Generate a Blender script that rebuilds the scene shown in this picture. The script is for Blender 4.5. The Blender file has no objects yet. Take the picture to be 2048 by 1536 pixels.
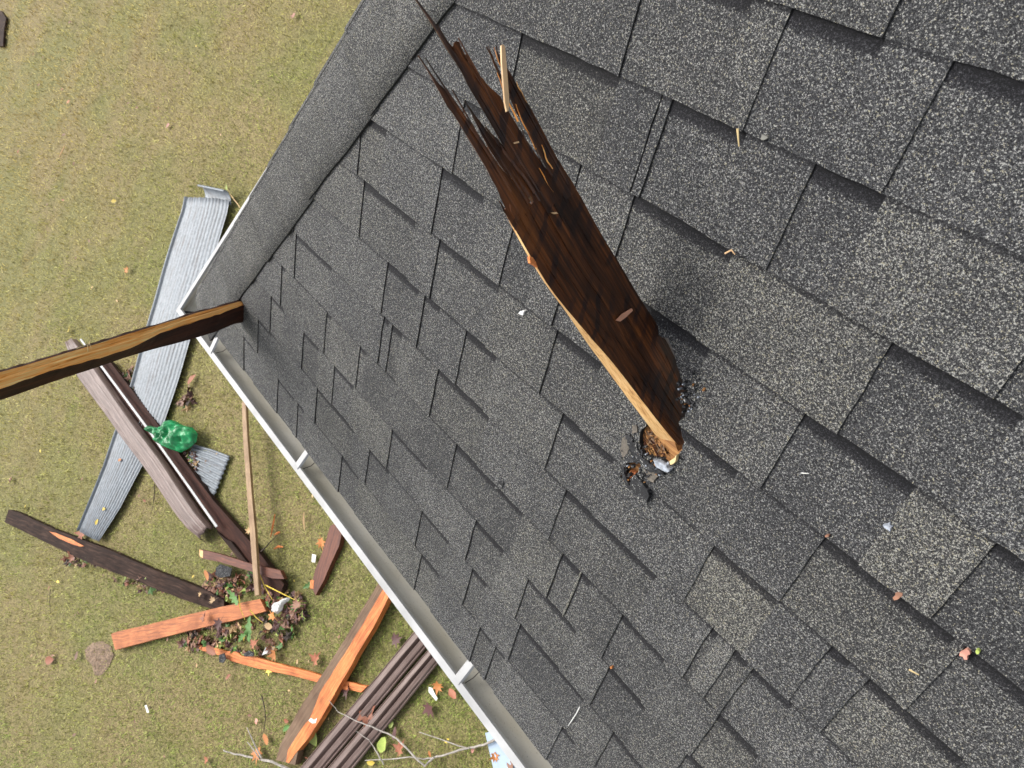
import bpy, bmesh, math, random
import numpy as np
from mathutils import Vector, Matrix, noise as mnoise

random.seed(7); rng = np.random.default_rng(7)
C = bpy.context.scene.collection
SC = bpy.context.scene

# ---------------------------------------------------------------- camera
F = 1420.0                                   # focal length in photo pixels (2048 wide)
CAM = Vector((0.48427606, -0.42345414, 0.75087326))
AX = (Vector((0.62829918, 0.58330395, -0.51477824)),       # image right, in the world
      Vector((0.55468715, -0.79983912, -0.2293023)),       # image down
      Vector((-0.54549272, -0.14147042, -0.82608947)))     # view direction
cam_d = bpy.data.cameras.new('camera'); cam = bpy.data.objects.new('camera', cam_d); C.objects.link(cam)
rot = Matrix((AX[0], -AX[1], -AX[2])).transposed()
cam.matrix_world = Matrix.Translation(CAM) @ rot.to_4x4()
cam_d.sensor_width = 36; cam_d.lens = F / 2048 * 36
cam_d.clip_start = 0.02; cam_d.clip_end = 500
cam_d.dof.use_dof = True; cam_d.dof.focus_distance = 1.35; cam_d.dof.aperture_fstop = 13
SC.camera = cam

# ---------------------------------------------------------------- light
SUN = Vector((-0.56, -0.16, 0.78)).normalized()
w = bpy.data.worlds.new('World'); SC.world = w; w.use_nodes = True
nt = w.node_tree; bg = nt.nodes['Background']
sky = nt.nodes.new('ShaderNodeTexSky'); sky.sky_type = 'NISHITA'; sky.sun_disc = False
sky.sun_elevation = math.asin(SUN.z); sky.sun_rotation = math.atan2(SUN.x, SUN.y) % (2 * math.pi)
sky.dust_density = 4.0; sky.air_density = 1.0; sky.ozone_density = 0.6
hs = nt.nodes.new('ShaderNodeHueSaturation'); hs.inputs['Saturation'].default_value = 0.30
nt.links.new(sky.outputs[0], hs.inputs['Color']); nt.links.new(hs.outputs[0], bg.inputs['Color'])
bg.inputs['Strength'].default_value = 0.13
sd = bpy.data.lights.new('sun', 'SUN'); sd.energy = 1.5; sd.angle = math.radians(32); sd.color = (1, .95, .88)
so = bpy.data.objects.new('sun', sd); C.objects.link(so); so.rotation_euler = SUN.to_track_quat('Z', 'Y').to_euler()
SC.view_settings.view_transform = 'Standard'; SC.view_settings.look = 'None'
SC.view_settings.gamma = 1; SC.view_settings.use_curve_mapping = False
SC.view_settings.exposure = 0.95

# ---------------------------------------------------------------- geometry helpers
PIT = math.radians(33.7); CP, SP = math.cos(PIT), math.sin(PIT)
S = 0.143                                    # shingle exposure
NROW = 11
EZ = -NROW * S * SP; EY = -NROW * S * CP     # eave line height and position
GZ = EZ - 2.2                                # lawn level
NR = Vector((0, -SP, CP))                    # roof normal

def ray(x, y): return AX[0] * ((x - 1024) / F) + AX[1] * ((y - 768) / F) + AX[2]
def at(x, y, z):                             # the point at height z seen at this place of the photo
    d = ray(x, y); return CAM + d * ((z - CAM.z) / d.z)
def deep(x, y, depth): return CAM + ray(x, y) * depth
def onplane(x, y, p, n):
    d = ray(x, y); return CAM + d * ((p - CAM).dot(n) / d.dot(n))
def uw(u, w, h=0.0): return Vector((u, -w * CP - h * SP, -w * SP + h * CP))
def onroof(x, y, h=0.0):
    p = onplane(x, y, uw(0, 0, h), NR); return p.x, -(p.y + h * SP) / CP

def obj(name, bm, mats, parent=None, smooth=False):
    me = bpy.data.meshes.new(name)
    if smooth:
        for f in bm.faces: f.smooth = True
    bmesh.ops.recalc_face_normals(bm, faces=bm.faces)
    bm.to_mesh(me); bm.free()
    for m in (mats if isinstance(mats, (list, tuple)) else [mats]): me.materials.append(m)
    o = bpy.data.objects.new(name, me); C.objects.link(o)
    if parent: o.parent = parent
    return o
def setloc(o, loc, rotz=0):
    """move the origin of a mesh object to loc (keeping its geometry in place)"""
    mt = Matrix.Translation(loc) @ Matrix.Rotation(rotz, 4, 'Z')
    o.data.transform(mt.inverted()); o.matrix_world = mt
    return o
def tag(o, label, cat, group=None, kind=None):
    if label: o['label'] = label
    if cat: o['category'] = cat
    if group: o['group'] = group
    if kind: o['kind'] = kind
    return o
def empty(name, loc, label, cat, group=None):
    o = bpy.data.objects.new(name, None); C.objects.link(o); o.location = loc; o.empty_display_size = .05
    bpy.context.view_layer.update()
    return tag(o, label, cat, group)
def par(o, p):                               # parent, keeping the world place
    o.parent = p; o.matrix_parent_inverse = Matrix.Translation(p.location).inverted() if p.type == 'EMPTY' else p.matrix_world.inverted()
    return o

# ---------------------------------------------------------------- materials
def nmat(name):
    m = bpy.data.materials.new(name); m.use_nodes = True
    n = m.node_tree.nodes; b = n['Principled BSDF']
    return m, m.node_tree, b
def N(t, typ, **kw):
    n = t.nodes.new(typ)
    for k, v in kw.items():
        if k in n.inputs.keys(): n.inputs[k].default_value = v
        else: setattr(n, k, v)
    return n
def ramp(t, fac, stops, interp='LINEAR'):
    r = t.nodes.new('ShaderNodeValToRGB'); r.color_ramp.interpolation = interp
    e = r.color_ramp.elements
    while len(e) < len(stops): e.new(0.5)
    for i, (p, c) in enumerate(stops):
        e[i].position = p; e[i].color = (c[0], c[1], c[2], 1) if not isinstance(c, float) else (c, c, c, 1)
    t.links.new(fac, r.inputs[0]); return r.outputs[0]
def math_(t, op, a, b=None, c=None, clamp=False):
    n = t.nodes.new('ShaderNodeMath'); n.operation = op; n.use_clamp = clamp
    for i, v in enumerate((a, b, c)):
        if v is None: continue
        if isinstance(v, (int, float)): n.inputs[i].default_value = v
        else: t.links.new(v, n.inputs[i])
    return n.outputs[0]
def mix(t, fac, a, b, blend='MIX'):
    n = t.nodes.new('ShaderNodeMix'); n.data_type = 'RGBA'; n.blend_type = blend
    for i, v in ((0, fac), (6, a), (7, b)):
        if isinstance(v, (int, float)): n.inputs[i].default_value = v
        elif isinstance(v, tuple): n.inputs[i].default_value = (*v, 1)
        else: t.links.new(v, n.inputs[i])
    return n.outputs[2]
def coords(t, scale=(1, 1, 1), out='Object'):
    tc = t.nodes.new('ShaderNodeTexCoord'); mp = t.nodes.new('ShaderNodeMapping')
    mp.inputs['Scale'].default_value = scale
    t.links.new(tc.outputs[out], mp.inputs[0]); return mp.outputs[0]
def tex(t, typ, vec, scale, **kw):
    n = t.nodes.new(typ); n.inputs['Scale'].default_value = scale
    for k, v in kw.items():
        if k in n.inputs.keys(): n.inputs[k].default_value = v
        else: setattr(n, k, v)
    t.links.new(vec, n.inputs['Vector']); return n
def bump(t, b, h, strength, dist=0.001):
    n = t.nodes.new('ShaderNodeBump'); n.inputs['Strength'].default_value = strength; n.inputs['Distance'].default_value = dist
    t.links.new(h, n.inputs['Height']); t.links.new(n.outputs[0], b.inputs['Normal'])

def granules():
    m, t, b = nmat('shingle_granules'); L = t.links
    v = coords(t)
    info = t.nodes.new('ShaderNodeObjectInfo'); sep = t.nodes.new('ShaderNodeSeparateColor'); L.new(info.outputs['Color'], sep.inputs[0])
    tone, isgap, yel = sep.outputs[0], sep.outputs[1], sep.outputs[2]
    v1 = tex(t, 'ShaderNodeTexVoronoi', v, 1180.0)            # granules a little under 1 mm
    sc = t.nodes.new('ShaderNodeSeparateColor'); L.new(v1.outputs['Color'], sc.inputs[0])
    v2 = tex(t, 'ShaderNodeTexVoronoi', v, 560.0)
    sc2 = t.nodes.new('ShaderNodeSeparateColor'); L.new(v2.outputs['Color'], sc2.inputs[0])
    cl = tex(t, 'ShaderNodeTexNoise', v, 350.0, Detail=2.0).outputs[0]       # clumps of pale granules
    big = tex(t, 'ShaderNodeTexNoise', v, 9.0, Detail=3.0).outputs[0]
    # chance of a pale granule: tone + clumping
    sel = math_(t, 'ADD', sc.outputs[0], math_(t, 'MULTIPLY', math_(t, 'SUBTRACT', cl, 0.5), 1.7))
    sel = math_(t, 'ADD', sel, math_(t, 'MULTIPLY', math_(t, 'SUBTRACT', big, 0.5), 0.22))
    sel = math_(t, 'ADD', sel, math_(t, 'MULTIPLY', math_(t, 'SUBTRACT', tone, 0.5), 0.26))
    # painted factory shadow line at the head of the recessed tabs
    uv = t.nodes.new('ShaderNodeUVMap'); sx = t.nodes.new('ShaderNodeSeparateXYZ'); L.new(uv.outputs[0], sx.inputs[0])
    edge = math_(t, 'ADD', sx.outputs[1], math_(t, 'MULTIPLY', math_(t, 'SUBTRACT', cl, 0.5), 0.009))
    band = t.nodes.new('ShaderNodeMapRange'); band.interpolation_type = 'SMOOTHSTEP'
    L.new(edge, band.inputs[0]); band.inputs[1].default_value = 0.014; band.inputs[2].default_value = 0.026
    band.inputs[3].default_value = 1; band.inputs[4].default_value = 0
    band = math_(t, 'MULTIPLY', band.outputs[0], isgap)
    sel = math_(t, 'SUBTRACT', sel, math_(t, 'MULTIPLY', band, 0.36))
    contact_shade = t.nodes.new('ShaderNodeMapRange'); L.new(edge, contact_shade.inputs[0]); contact_shade.inputs[1].default_value = .004; contact_shade.inputs[2].default_value = .011; contact_shade.inputs[3].default_value = .32; contact_shade.inputs[4].default_value = 0
    sel = math_(t, 'SUBTRACT', sel, contact_shade.outputs[0])       # contact shade under every butt edge, put into the granule colour
    col = ramp(t, sel, [(0.0, (.008, .0085, .011)), (0.28, (.026, .027, .031)), (0.55, (.062, .063, .069)), (0.79, (.114, .117, .123)), (0.93, (.22, .224, .224)), (1.0, (.54, .54, .51))])
    col = mix(t, math_(t, 'MULTIPLY', math_(t, 'GREATER_THAN', sc2.outputs[1], 0.86), math_(t, 'GREATER_THAN', sel, .85)), col, (.46, .43, .31))
    col = mix(t, math_(t, 'MULTIPLY', yel, 0.22), col, mix(t, 1.0, col, (1.25, 1.15, .72), 'MULTIPLY'))
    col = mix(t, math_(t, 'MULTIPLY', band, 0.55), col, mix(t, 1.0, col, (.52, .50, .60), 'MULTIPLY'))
    col = mix(t, math_(t, 'MULTIPLY', contact_shade.outputs[0], 1.1), col, mix(t, 1.0, col, (.45, .44, .50), 'MULTIPLY'))
    L.new(col, b.inputs['Base Color'])
    b.inputs['Roughness'].default_value = 0.75; b.inputs['Specular IOR Level'].default_value = 0.35
    h = math_(t, 'ADD', math_(t, 'MULTIPLY', v1.outputs['Distance'], -1.0), math_(t, 'MULTIPLY', sc.outputs[1], 0.6))
    bump(t, b, h, 0.9, 0.0022)
    return m
def plain(name, col, rough=.6, var=.25, scale=30, metal=0, bumps=.2, bscale=None, coat=0, out='Object'):
    m, t, b = nmat(name)
    v = coords(t, out=out)
    n = tex(t, 'ShaderNodeTexNoise', v, scale, Detail=5.0).outputs[0]
    c = ramp(t, n, [(0.3, tuple(x * (1 - var) for x in col)), (0.7, tuple(min(1, x * (1 + var)) for x in col))])
    t.links.new(c, b.inputs['Base Color']); b.inputs['Roughness'].default_value = rough; b.inputs['Metallic'].default_value = metal
    b.inputs['Coat Weight'].default_value = coat
    if bumps: bump(t, b, tex(t, 'ShaderNodeTexNoise', v, bscale or scale * 4, Detail=3.0).outputs[0], bumps, .002)
    return m
def wood(name, base, dark, pale=None, rough=.6, fine=1.0, streak=.5, bands=0, spec=.4, warp_=.03, blotch=1.0):
    """grain runs along the object's own X axis"""
    m, t, b = nmat(name)
    v = coords(t, (1.2, 1, 1))
    warp = tex(t, 'ShaderNodeTexNoise', v, 3.0, Detail=2.0)
    vv = t.nodes.new('ShaderNodeVectorMath'); vv.operation = 'MULTIPLY_ADD'
    t.links.new(warp.outputs['Color'], vv.inputs[0]); vv.inputs[1].default_value = (.0, warp_, warp_); t.links.new(v, vv.inputs[2])
    mp = t.nodes.new('ShaderNodeMapping'); mp.inputs['Scale'].default_value = (3.0, 90 * fine, 90 * fine); t.links.new(vv.outputs[0], mp.inputs[0])
    g = tex(t, 'ShaderNodeTexNoise', mp.outputs[0], 1.0, Detail=6.0, Roughness=.65).outputs[0]
    mp2 = t.nodes.new('ShaderNodeMapping'); mp2.inputs['Scale'].default_value = (5.0, 420 * fine, 420 * fine); t.links.new(vv.outputs[0], mp2.inputs[0])
    g2 = tex(t, 'ShaderNodeTexNoise', mp2.outputs[0], 1.0, Detail=4.0).outputs[0]
    blot = tex(t, 'ShaderNodeTexNoise', v, 7.0, Detail=4.0).outputs[0]
    s = math_(t, 'ADD', math_(t, 'MULTIPLY', g, .6), math_(t, 'MULTIPLY', g2, .4))
    stops = [(0.46 - .2 * streak, dark), (0.49, base)]
    if pale: stops.append((0.62, pale))
    c = ramp(t, s, stops)
    c = mix(t, ramp(t, blot, [(.35, 0.0), (.75, blotch)]), c, mix(t, 1.0, c, (.62, .55, .5), 'MULTIPLY'))
    if bands:
        mp3 = t.nodes.new('ShaderNodeMapping'); mp3.inputs['Rotation'].default_value = (0, 0, math.radians(38)); t.links.new(v, mp3.inputs[0])
        wv = tex(t, 'ShaderNodeTexWave', mp3.outputs[0], 11.0, Distortion=5.0, Detail=3.0).outputs[1]
        pt = tex(t, 'ShaderNodeTexNoise', v, 11.0, Detail=3.0).outputs[0]
        msk = ramp(t, pt, [(.42, 0.0), (.56, bands * 1.0)])
        c = mix(t, math_(t, 'MULTIPLY', msk, ramp(t, wv, [(.62, 0.0), (.78, 1.0)])), c, (.006, .005, .008))
        mp4 = t.nodes.new('ShaderNodeMapping'); mp4.inputs['Scale'].default_value = (4.0, 26, 26); t.links.new(v, mp4.inputs[0])
        lg = tex(t, 'ShaderNodeTexNoise', mp4.outputs[0], 1.0, Detail=4.0).outputs[0]
        c = mix(t, ramp(t, lg, [(.36, .85), (.50, 0.0)]), c, (.010, .0045, .0035))
        c = mix(t, ramp(t, lg, [(.55, 0.0), (.72, .75)]), c, (.17, .056, .012))
    t.links.new(c, b.inputs['Base Color']); b.inputs['Roughness'].default_value = rough; b.inputs['Specular IOR Level'].default_value = spec
    bump(t, b, s, .55, .003)
    return m

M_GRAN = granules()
M_ASPH = plain('asphalt_core', (.010, .010, .011), .75, .3, 80)
M_OSB = wood('osb_deck', (.30, .14, .045), (.10, .035, .01), (.5, .28, .10), .7, fine=1.4, streak=1)
M_SHADE_STAIN = wood('shaded_brown_stain', (.060, .0205, .0072), (.007, .0032, .0025), (.19, .062, .016), .36, fine=.8, streak=.75, bands=.7, spec=.45, warp_=.015, blotch=.8)  # brown stain, with the shade on the board's wide face put into the colour
M_TAN = wood('fresh_tan_edge', (.84, .52, .22), (.42, .19, .06), (.93, .66, .34), .5, fine=1.8, streak=.45)
M_SPLIT = wood('split_pine_face', (1.0, .41, .085), (.12, .028, .006), (1.0, .72, .30), .5, fine=1.0, streak=.62, warp_=.015, blotch=.25)
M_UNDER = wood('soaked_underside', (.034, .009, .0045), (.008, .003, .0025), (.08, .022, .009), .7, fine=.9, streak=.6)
M_ORANGE = wood('orange_heartwood', (.64, .20, .055), (.32, .08, .022), (.78, .31, .10), .65, fine=1.2, streak=.35)
M_ORANGE2 = wood('worn_orange_board', (.44, .145, .05), (.12, .05, .028), (.58, .22, .08), .65, fine=.9, streak=.6)
M_RED = wood('red_brown_board', (.13, .040, .022), (.04, .014, .010), (.20, .07, .036), .6, fine=1.0, streak=.7)
M_GREYBR = wood('weathered_brown_wood', (.17, .108, .066), (.07, .045, .03), (.25, .165, .105), .75, fine=1.1, streak=.7)
M_DARKW = wood('dark_weathered_timber', (.030, .017, .013), (.008, .005, .0045), (.075, .044, .032), .75, fine=.5, streak=.95, spec=.12)
M_MAROON = wood('maroon_timber', (.038, .015, .011), (.011, .0055, .005), (.080, .032, .021), .7, fine=.6, streak=.85, spec=.12)
M_POLE = wood('pale_pole_wood', (.33, .215, .115), (.15, .09, .05), (.42, .29, .17), .6, fine=1.6, streak=.6)
M_BRMETAL = wood('brown_painted_metal', (.145, .098, .084), (.075, .048, .040), (.225, .165, .147), .42, fine=.6, streak=.6, warp_=.004, blotch=.5)
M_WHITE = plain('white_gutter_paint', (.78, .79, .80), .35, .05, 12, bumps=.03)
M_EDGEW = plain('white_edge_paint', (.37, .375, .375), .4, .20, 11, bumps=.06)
M_FASCIA = plain('white_trim', (.72, .72, .70), .5, .06, 12, bumps=.05)
M_BRICKW = plain('painted_wall', (.55, .53, .49), .8, .1, 6)
M_BLACK = plain('black_sealant', (.018, .018, .02), .45, .3, 60, bumps=.3)
M_BLKSH = plain('torn_asphalt', (.011, .012, .015), .9, .6, 120, bumps=1)
def flapm():
    m, t, b = nmat('torn_asphalt'); v = coords(t)
    vo = tex(t, 'ShaderNodeTexVoronoi', v, 800.0); sc = t.nodes.new('ShaderNodeSeparateColor'); t.links.new(vo.outputs['Color'], sc.inputs[0])
    n = tex(t, 'ShaderNodeTexNoise', v, 60.0, Detail=4.0).outputs[0]
    k = math_(t, 'ADD', sc.outputs[0], math_(t, 'MULTIPLY', math_(t, 'SUBTRACT', n, .5), 1.3))
    t.links.new(ramp(t, k, [(.3, (.006, .0065, .009)), (.8, (.022, .023, .027)), (.95, (.10, .10, .105)), (1.0, (.45, .45, .42))]), b.inputs['Base Color'])
    b.inputs['Roughness'].default_value = .6; bump(t, b, k, 1.0, .003); return m
M_BLKSH = flapm()
M_TORNPALE = plain('torn_glassfibre', (.30, .33, .38), .35, .55, 110, bumps=.9)
M_SCUFF = plain('scuffed_shingle', (.115, .100, .082), .7, .4, 220, bumps=.6)
M_PAPER = plain('pale_blue_board', (.34, .43, .54), .5, .08, 14, bumps=.1)
M_WHT = plain('white_scrap', (.74, .74, .72), .5, .1, 30, bumps=.3)
M_TWIGW = plain('bleached_twig', (.33, .30, .27), .8, .35, 50, bumps=.4)
M_TWIGD = plain('dark_twig', (.05, .035, .028), .8, .3, 50)
M_STRAW = plain('straw', (.62, .48, .24), .6, .2, 60)
M_TANSTRAW = plain('pale_stick', (.72, .48, .26), .6, .12, 60)

def gutter_inner():
    m, t, b = nmat('weathered_gutter_inside')
    v = coords(t, (1.5, 6, 6))
    n = tex(t, 'ShaderNodeTexNoise', v, 3.0, Detail=6.0).outputs[0]
    v2 = coords(t)
    sp = tex(t, 'ShaderNodeTexNoise', v2, 260.0, Detail=2.0).outputs[0]
    c = ramp(t, n, [(.3, (.44, .415, .34)), (.7, (.58, .57, .52))])
    c = mix(t, ramp(t, sp, [(.64, 0.0), (.74, .55)]), c, (.16, .12, .08))
    t.links.new(c, b.inputs['Base Color']); b.inputs['Roughness'].default_value = .45
    return m
M_GIN = gutter_inner()
def galv(scale=60.0):
    m, t, b = nmat('galvanised_steel')
    v = coords(t); sp = tex(t, 'ShaderNodeTexVoronoi', v, scale)
    sc = t.nodes.new('ShaderNodeSeparateColor'); t.links.new(sp.outputs['Color'], sc.inputs[0])
    v2 = coords(t, (1.0, 10, 1)); st = tex(t, 'ShaderNodeTexNoise', v2, 3.5, Detail=6.0, Roughness=.7).outputs[0]
    c = ramp(t, sc.outputs[0], [(0, (.165, .187, .208)), (1, (.225, .25, .275))])
    c = mix(t, ramp(t, st, [(.48, 0.0), (.78, .75)]), c, (.085, .066, .058))
    t.links.new(c, b.inputs['Base Color']); b.inputs['Metallic'].default_value = .25; b.inputs['Roughness'].default_value = .55
    bump(t, b, st, .2, .003)
    return m
M_GALV = galv()
def bagm():
    m, t, b = nmat('green_plastic'); v = coords(t)
    n = tex(t, 'ShaderNodeTexNoise', v, 14.0, Detail=4.0).outputs[0]
    t.links.new(ramp(t, n, [(.35, (.004, .13, .035)), (.65, (.008, .33, .10))]), b.inputs['Base Color'])
    b.inputs['Roughness'].default_value = .27; b.inputs['Specular IOR Level'].default_value = .5; bump(t, b, tex(t, 'ShaderNodeTexNoise', v, 28.0, Detail=5.0, Distortion=1.5).outputs[0], .45, .012)
    return m
M_BAG = bagm()
def leafm(name, col, var=.35):
    m, t, b = nmat(name); v = coords(t)
    n = tex(t, 'ShaderNodeTexNoise', v, 40.0, Detail=3.0).outputs[0]
    info = t.nodes.new('ShaderNodeObjectInfo')
    hsv = t.nodes.new('ShaderNodeHueSaturation')
    hsv.inputs['Hue'].default_value = .5
    t.links.new(math_(t, 'ADD', .7, math_(t, 'MULTIPLY', info.outputs['Random'], .6)), hsv.inputs['Value'])
    t.links.new(ramp(t, n, [(.3, tuple(x * (1 - var) for x in col)), (.7, tuple(x * (1 + var) for x in col))]), hsv.inputs['Color'])
    t.links.new(hsv.outputs[0], b.inputs['Base Color']); b.inputs['Roughness'].default_value = .6
    return m
LM = dict(rust=leafm('rust_leaf', (.27, .095, .048)), brown=leafm('brown_leaf', (.21, .105, .065)), maroon=leafm('maroon_leaf', (.095, .038, .034)),
          orange=leafm('orange_leaf', (.50, .19, .050)), yellow=leafm('yellow_leaf', (.62, .46, .06)), green=leafm('green_leaf', (.07, .17, .03)),
          lime=leafm('lime_leaf', (.32, .40, .09)), tan=leafm('tan_leaf', (.50, .33, .16)), pink=leafm('pinkish_leaf', (.42, .20, .15)))

# ================================================================ THE LAWN
def ground():
    bm = bmesh.new()
    xs = [-90, -40, -20, -12, -6, -3, 0, 3, 8, 30, 90]; ys = [-90, -30, -12, -6, -3, 0, 3, 8, 30, 90]
    g = [[bm.verts.new((x, y, GZ)) for y in ys] for x in xs]
    for i in range(len(xs) - 1):
        for j in range(len(ys) - 1): bm.faces.new((g[i][j], g[i + 1][j], g[i + 1][j + 1], g[i][j + 1]))
    m, t, b = nmat('lawn_soil_and_thatch'); v = coords(t)
    a = tex(t, 'ShaderNodeTexNoise', v, 1.1, Detail=4.0).outputs[0]
    f = tex(t, 'ShaderNodeTexNoise', v, 90.0, Detail=5.0, Roughness=.7).outputs[0]
    c1 = ramp(t, f, [(.35, (.06, .056, .018)), (.65, (.30, .28, .10))])
    c2 = ramp(t, f, [(.35, (.08, .06, .025)), (.65, (.36, .29, .13))])
    t.links.new(mix(t, ramp(t, a, [(.4, 0.0), (.62, 1.0)]), c1, c2), b.inputs['Base Color']); b.inputs['Roughness'].default_value = .9
    bump(t, b, f, 1.0, .01)
    tag(obj('lawn_ground', bm, m), None, None, kind='structure')
ground()

def lawn_mat():
    m, t, b = nmat('grass_blades')
    tc = t.nodes.new('ShaderNodeTexCoord')
    a = tex(t, 'ShaderNodeTexNoise', tc.outputs['Object'], .75, Detail=5.0, Roughness=.6).outputs[0]
    a2 = tex(t, 'ShaderNodeTexNoise', tc.outputs['Object'], 7.0, Detail=4.0).outputs[0]
    at_ = t.nodes.new('ShaderNodeAttribute'); at_.attribute_name = 'rnd'
    r = at_.outputs['Fac']
    green = ramp(t, r, [(0, (.085, .11, .022)), (.5, (.31, .335, .09)), (1, (.74, .72, .30))])
    straw = ramp(t, r, [(0, (.15, .11, .035)), (.5, (.52, .425, .16)), (1, (.88, .77, .42))])
    # drier towards the open lawn, greener by the house
    sx = t.nodes.new('ShaderNodeSeparateXYZ'); t.links.new(tc.outputs['Object'], sx.inputs[0])
    far = math_(t, 'MULTIPLY', math_(t, 'ADD', sx.outputs[0], 3.2), -.07)
    k = math_(t, 'ADD', math_(t, 'ADD', a, math_(t, 'MULTIPLY', math_(t, 'SUBTRACT', a2, .5), .7)), math_(t, 'MINIMUM', math_(t, 'MAXIMUM', far, -.17), .12))
    c = mix(t, ramp(t, k, [(.42, 0.0), (.64, 1.0)]), green, straw)
    a3 = tex(t, 'ShaderNodeTexNoise', tc.outputs['Object'], 3.2, Detail=6.0, Roughness=.7).outputs[0]
    c = mix(t, ramp(t, a3, [(.49, 0.0), (.66, .62)]), c, (.24, .150, .065))
    sp_ = tex(t, 'ShaderNodeTexNoise', tc.outputs['Object'], 19.0, Detail=3.0).outputs[0]
    c = mix(t, ramp(t, sp_, [(.60, 0.0), (.72, .75)]), c, (.07, .055, .025))
    c = mix(t, ramp(t, sp_, [(.26, .35), (.38, 0.0)]), c, (.62, .58, .28))
    fine_ = tex(t, 'ShaderNodeTexNoise', tc.outputs['Object'], 34.0, Detail=3.0, Roughness=.6).outputs[0]
    c = mix(t, 1.0, c, ramp(t, fine_, [(.32, (.32, .34, .26)), (.50, (.95, .95, .90)), (.66, (1.5, 1.46, 1.3))]), 'MULTIPLY')
    c = mix(t, 1.0, c, ramp(t, far, [(0.0, (.78, .98, .70)), (.5, (1.0, .98, .84))]), 'MULTIPLY')
    t.links.new(c, b.inputs['Base Color']); b.inputs['Roughness'].default_value = .65; b.inputs['Specular IOR Level'].default_value = .25
    tr = t.nodes.new('ShaderNodeBsdfTranslucent'); t.links.new(c, tr.inputs['Color']); ms = t.nodes.new('ShaderNodeMixShader'); ms.inputs[0].default_value = .35
    t.links.new(b.outputs[0], ms.inputs[1]); t.links.new(tr.outputs[0], ms.inputs[2]); t.links.new(ms.outputs[0], t.nodes['Material Output'].inputs['Surface'])
    return m
def blades(n, seed):
    r = np.random.default_rng(seed)
    cx, cy = CAM.x, CAM.y
    # more blades near the house, fewer and broader tufts far out
    d = np.exp(r.uniform(math.log(1.2), math.log(17.0), n)); th = np.radians(r.uniform(150, 262, n))
    x = cx + d * np.cos(th); y = cy + d * np.sin(th)
    keep = (x > -15.5) & (y > -8) & (y < 3.5); x, y, d = x[keep], y[keep], d[keep]; n = len(x)
    k = np.clip(d / 3.0, 1, 4.0) ** .8
    L = r.uniform(.009, .024, n) * k; W = r.uniform(.0014, .0030, n) * k
    a = r.uniform(0, 2 * np.pi, n); lean = r.uniform(.15, 1.35, n)
    cl_ = np.sin(x * 23 + 3 * np.sin(y * 17)) * np.sin(y * 21 + 2 * np.sin(x * 13)); L = L * (1 + .45 * cl_)
    dx, dy = np.cos(a), np.sin(a); px, py = -dy, dx
    z0 = GZ + r.uniform(-.002, .008, n)
    P = np.zeros((n, 5, 3))
    for i, (f, wf) in enumerate(((0, 1), (0, -1), (.55, -.8), (.55, .8), (1, 0))):
        hor = np.sin(lean) * L * f * (1 + .25 * f); ver = np.cos(lean) * L * f * (1.15 - .25 * f)
        P[:, i, 0] = x + dx * hor + px * W * wf * .5; P[:, i, 1] = y + dy * hor + py * W * wf * .5; P[:, i, 2] = z0 + ver
    me = bpy.data.meshes.new('grass')
    base = np.arange(n)[:, None] * 5
    quads = base + np.array([0, 1, 2, 3]); tris = base + np.array([3, 2, 4])
    me.vertices.add(n * 5); me.vertices.foreach_set('co', P.reshape(-1))
    li = np.concatenate([quads, tris], 1).reshape(-1)
    me.loops.add(n * 7); me.loops.foreach_set('vertex_index', li.astype(np.int32))
    st = (np.arange(n)[:, None] * 7 + np.array([0, 4])).reshape(-1)
    me.polygons.add(n * 2); me.polygons.foreach_set('loop_start', st.astype(np.int32))
    me.polygons.foreach_set('loop_total', np.tile([4, 3], n).astype(np.int32))
    me.update(calc_edges=True)
    at_ = me.attributes.new('rnd', 'FLOAT', 'POINT'); at_.data.foreach_set('value', np.repeat(r.random(n), 5).astype(np.float32))
    me.materials.append(lawn_mat())
    o = bpy.data.objects.new('grass', me); C.objects.link(o)
    return tag(o, 'short thick autumn lawn of green and straw coloured grass', 'grass', kind='stuff')
blades(560000, 3)

# ================================================================ THE HOUSE
house = empty('house', (0.2, 0.5, GZ), 'grey shingled hip roof corner of a house with a white gutter', 'house')
roof_bm = bmesh.new()
def crest_u(w_): return -.755 - .832 * w_
WTOP = -1.1; UR = 1.9; WE = NROW * S - .006
def plate(bm, pts, z0, z1, mi_side=0, mi_top=0):
    """pts: (u, w) outline on the roof plane; solid between two heights; z1 may be a function"""
    f = z1 if callable(z1) else (lambda u, w_: z1)
    a = [bm.verts.new(uw(u, w_, z0)) for u, w_ in pts]; b = [bm.verts.new(uw(u, w_, f(u, w_))) for u, w_ in pts]
    top = bm.faces.new(b); top.material_index = mi_top
    bm.faces.new(a[::-1]).material_index = mi_side
    n = len(pts)
    for i in range(n):
        bm.faces.new((a[i], a[(i + 1) % n], b[(i + 1) % n], b[i])).material_index = mi_side
    return top
plate(roof_bm, [(crest_u(WE) + .01, WE), (UR, WE), (UR, WTOP), (crest_u(WTOP), WTOP)], -.022, -.006)
roof = obj('roof', roof_bm, M_OSB); par(roof, house)
bpy.context.view_layer.update()

def clip(pts, side=1, off=0.0):
    pts = clip0(pts, lambda p: p[0] - (crest_u(p[1]) + off))
    return clip0(pts, lambda p: (p[0] + 2.025) - .30 * (p[1] - 1.54)) if pts else pts
def clip0(pts, fn):              # keep what lies on our side of the hip crest
    out = []
    for i in range(len(pts)):
        a, b = pts[i], pts[(i + 1) % len(pts)]; fa, fb = fn(a), fn(b)
        if fa >= 0: out.append(a)
        if (fa >= 0) != (fb >= 0):
            k = fa / (fa - fb); out.append((a[0] + (b[0] - a[0]) * k, a[1] + (b[1] - a[1]) * k))
    return out

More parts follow.
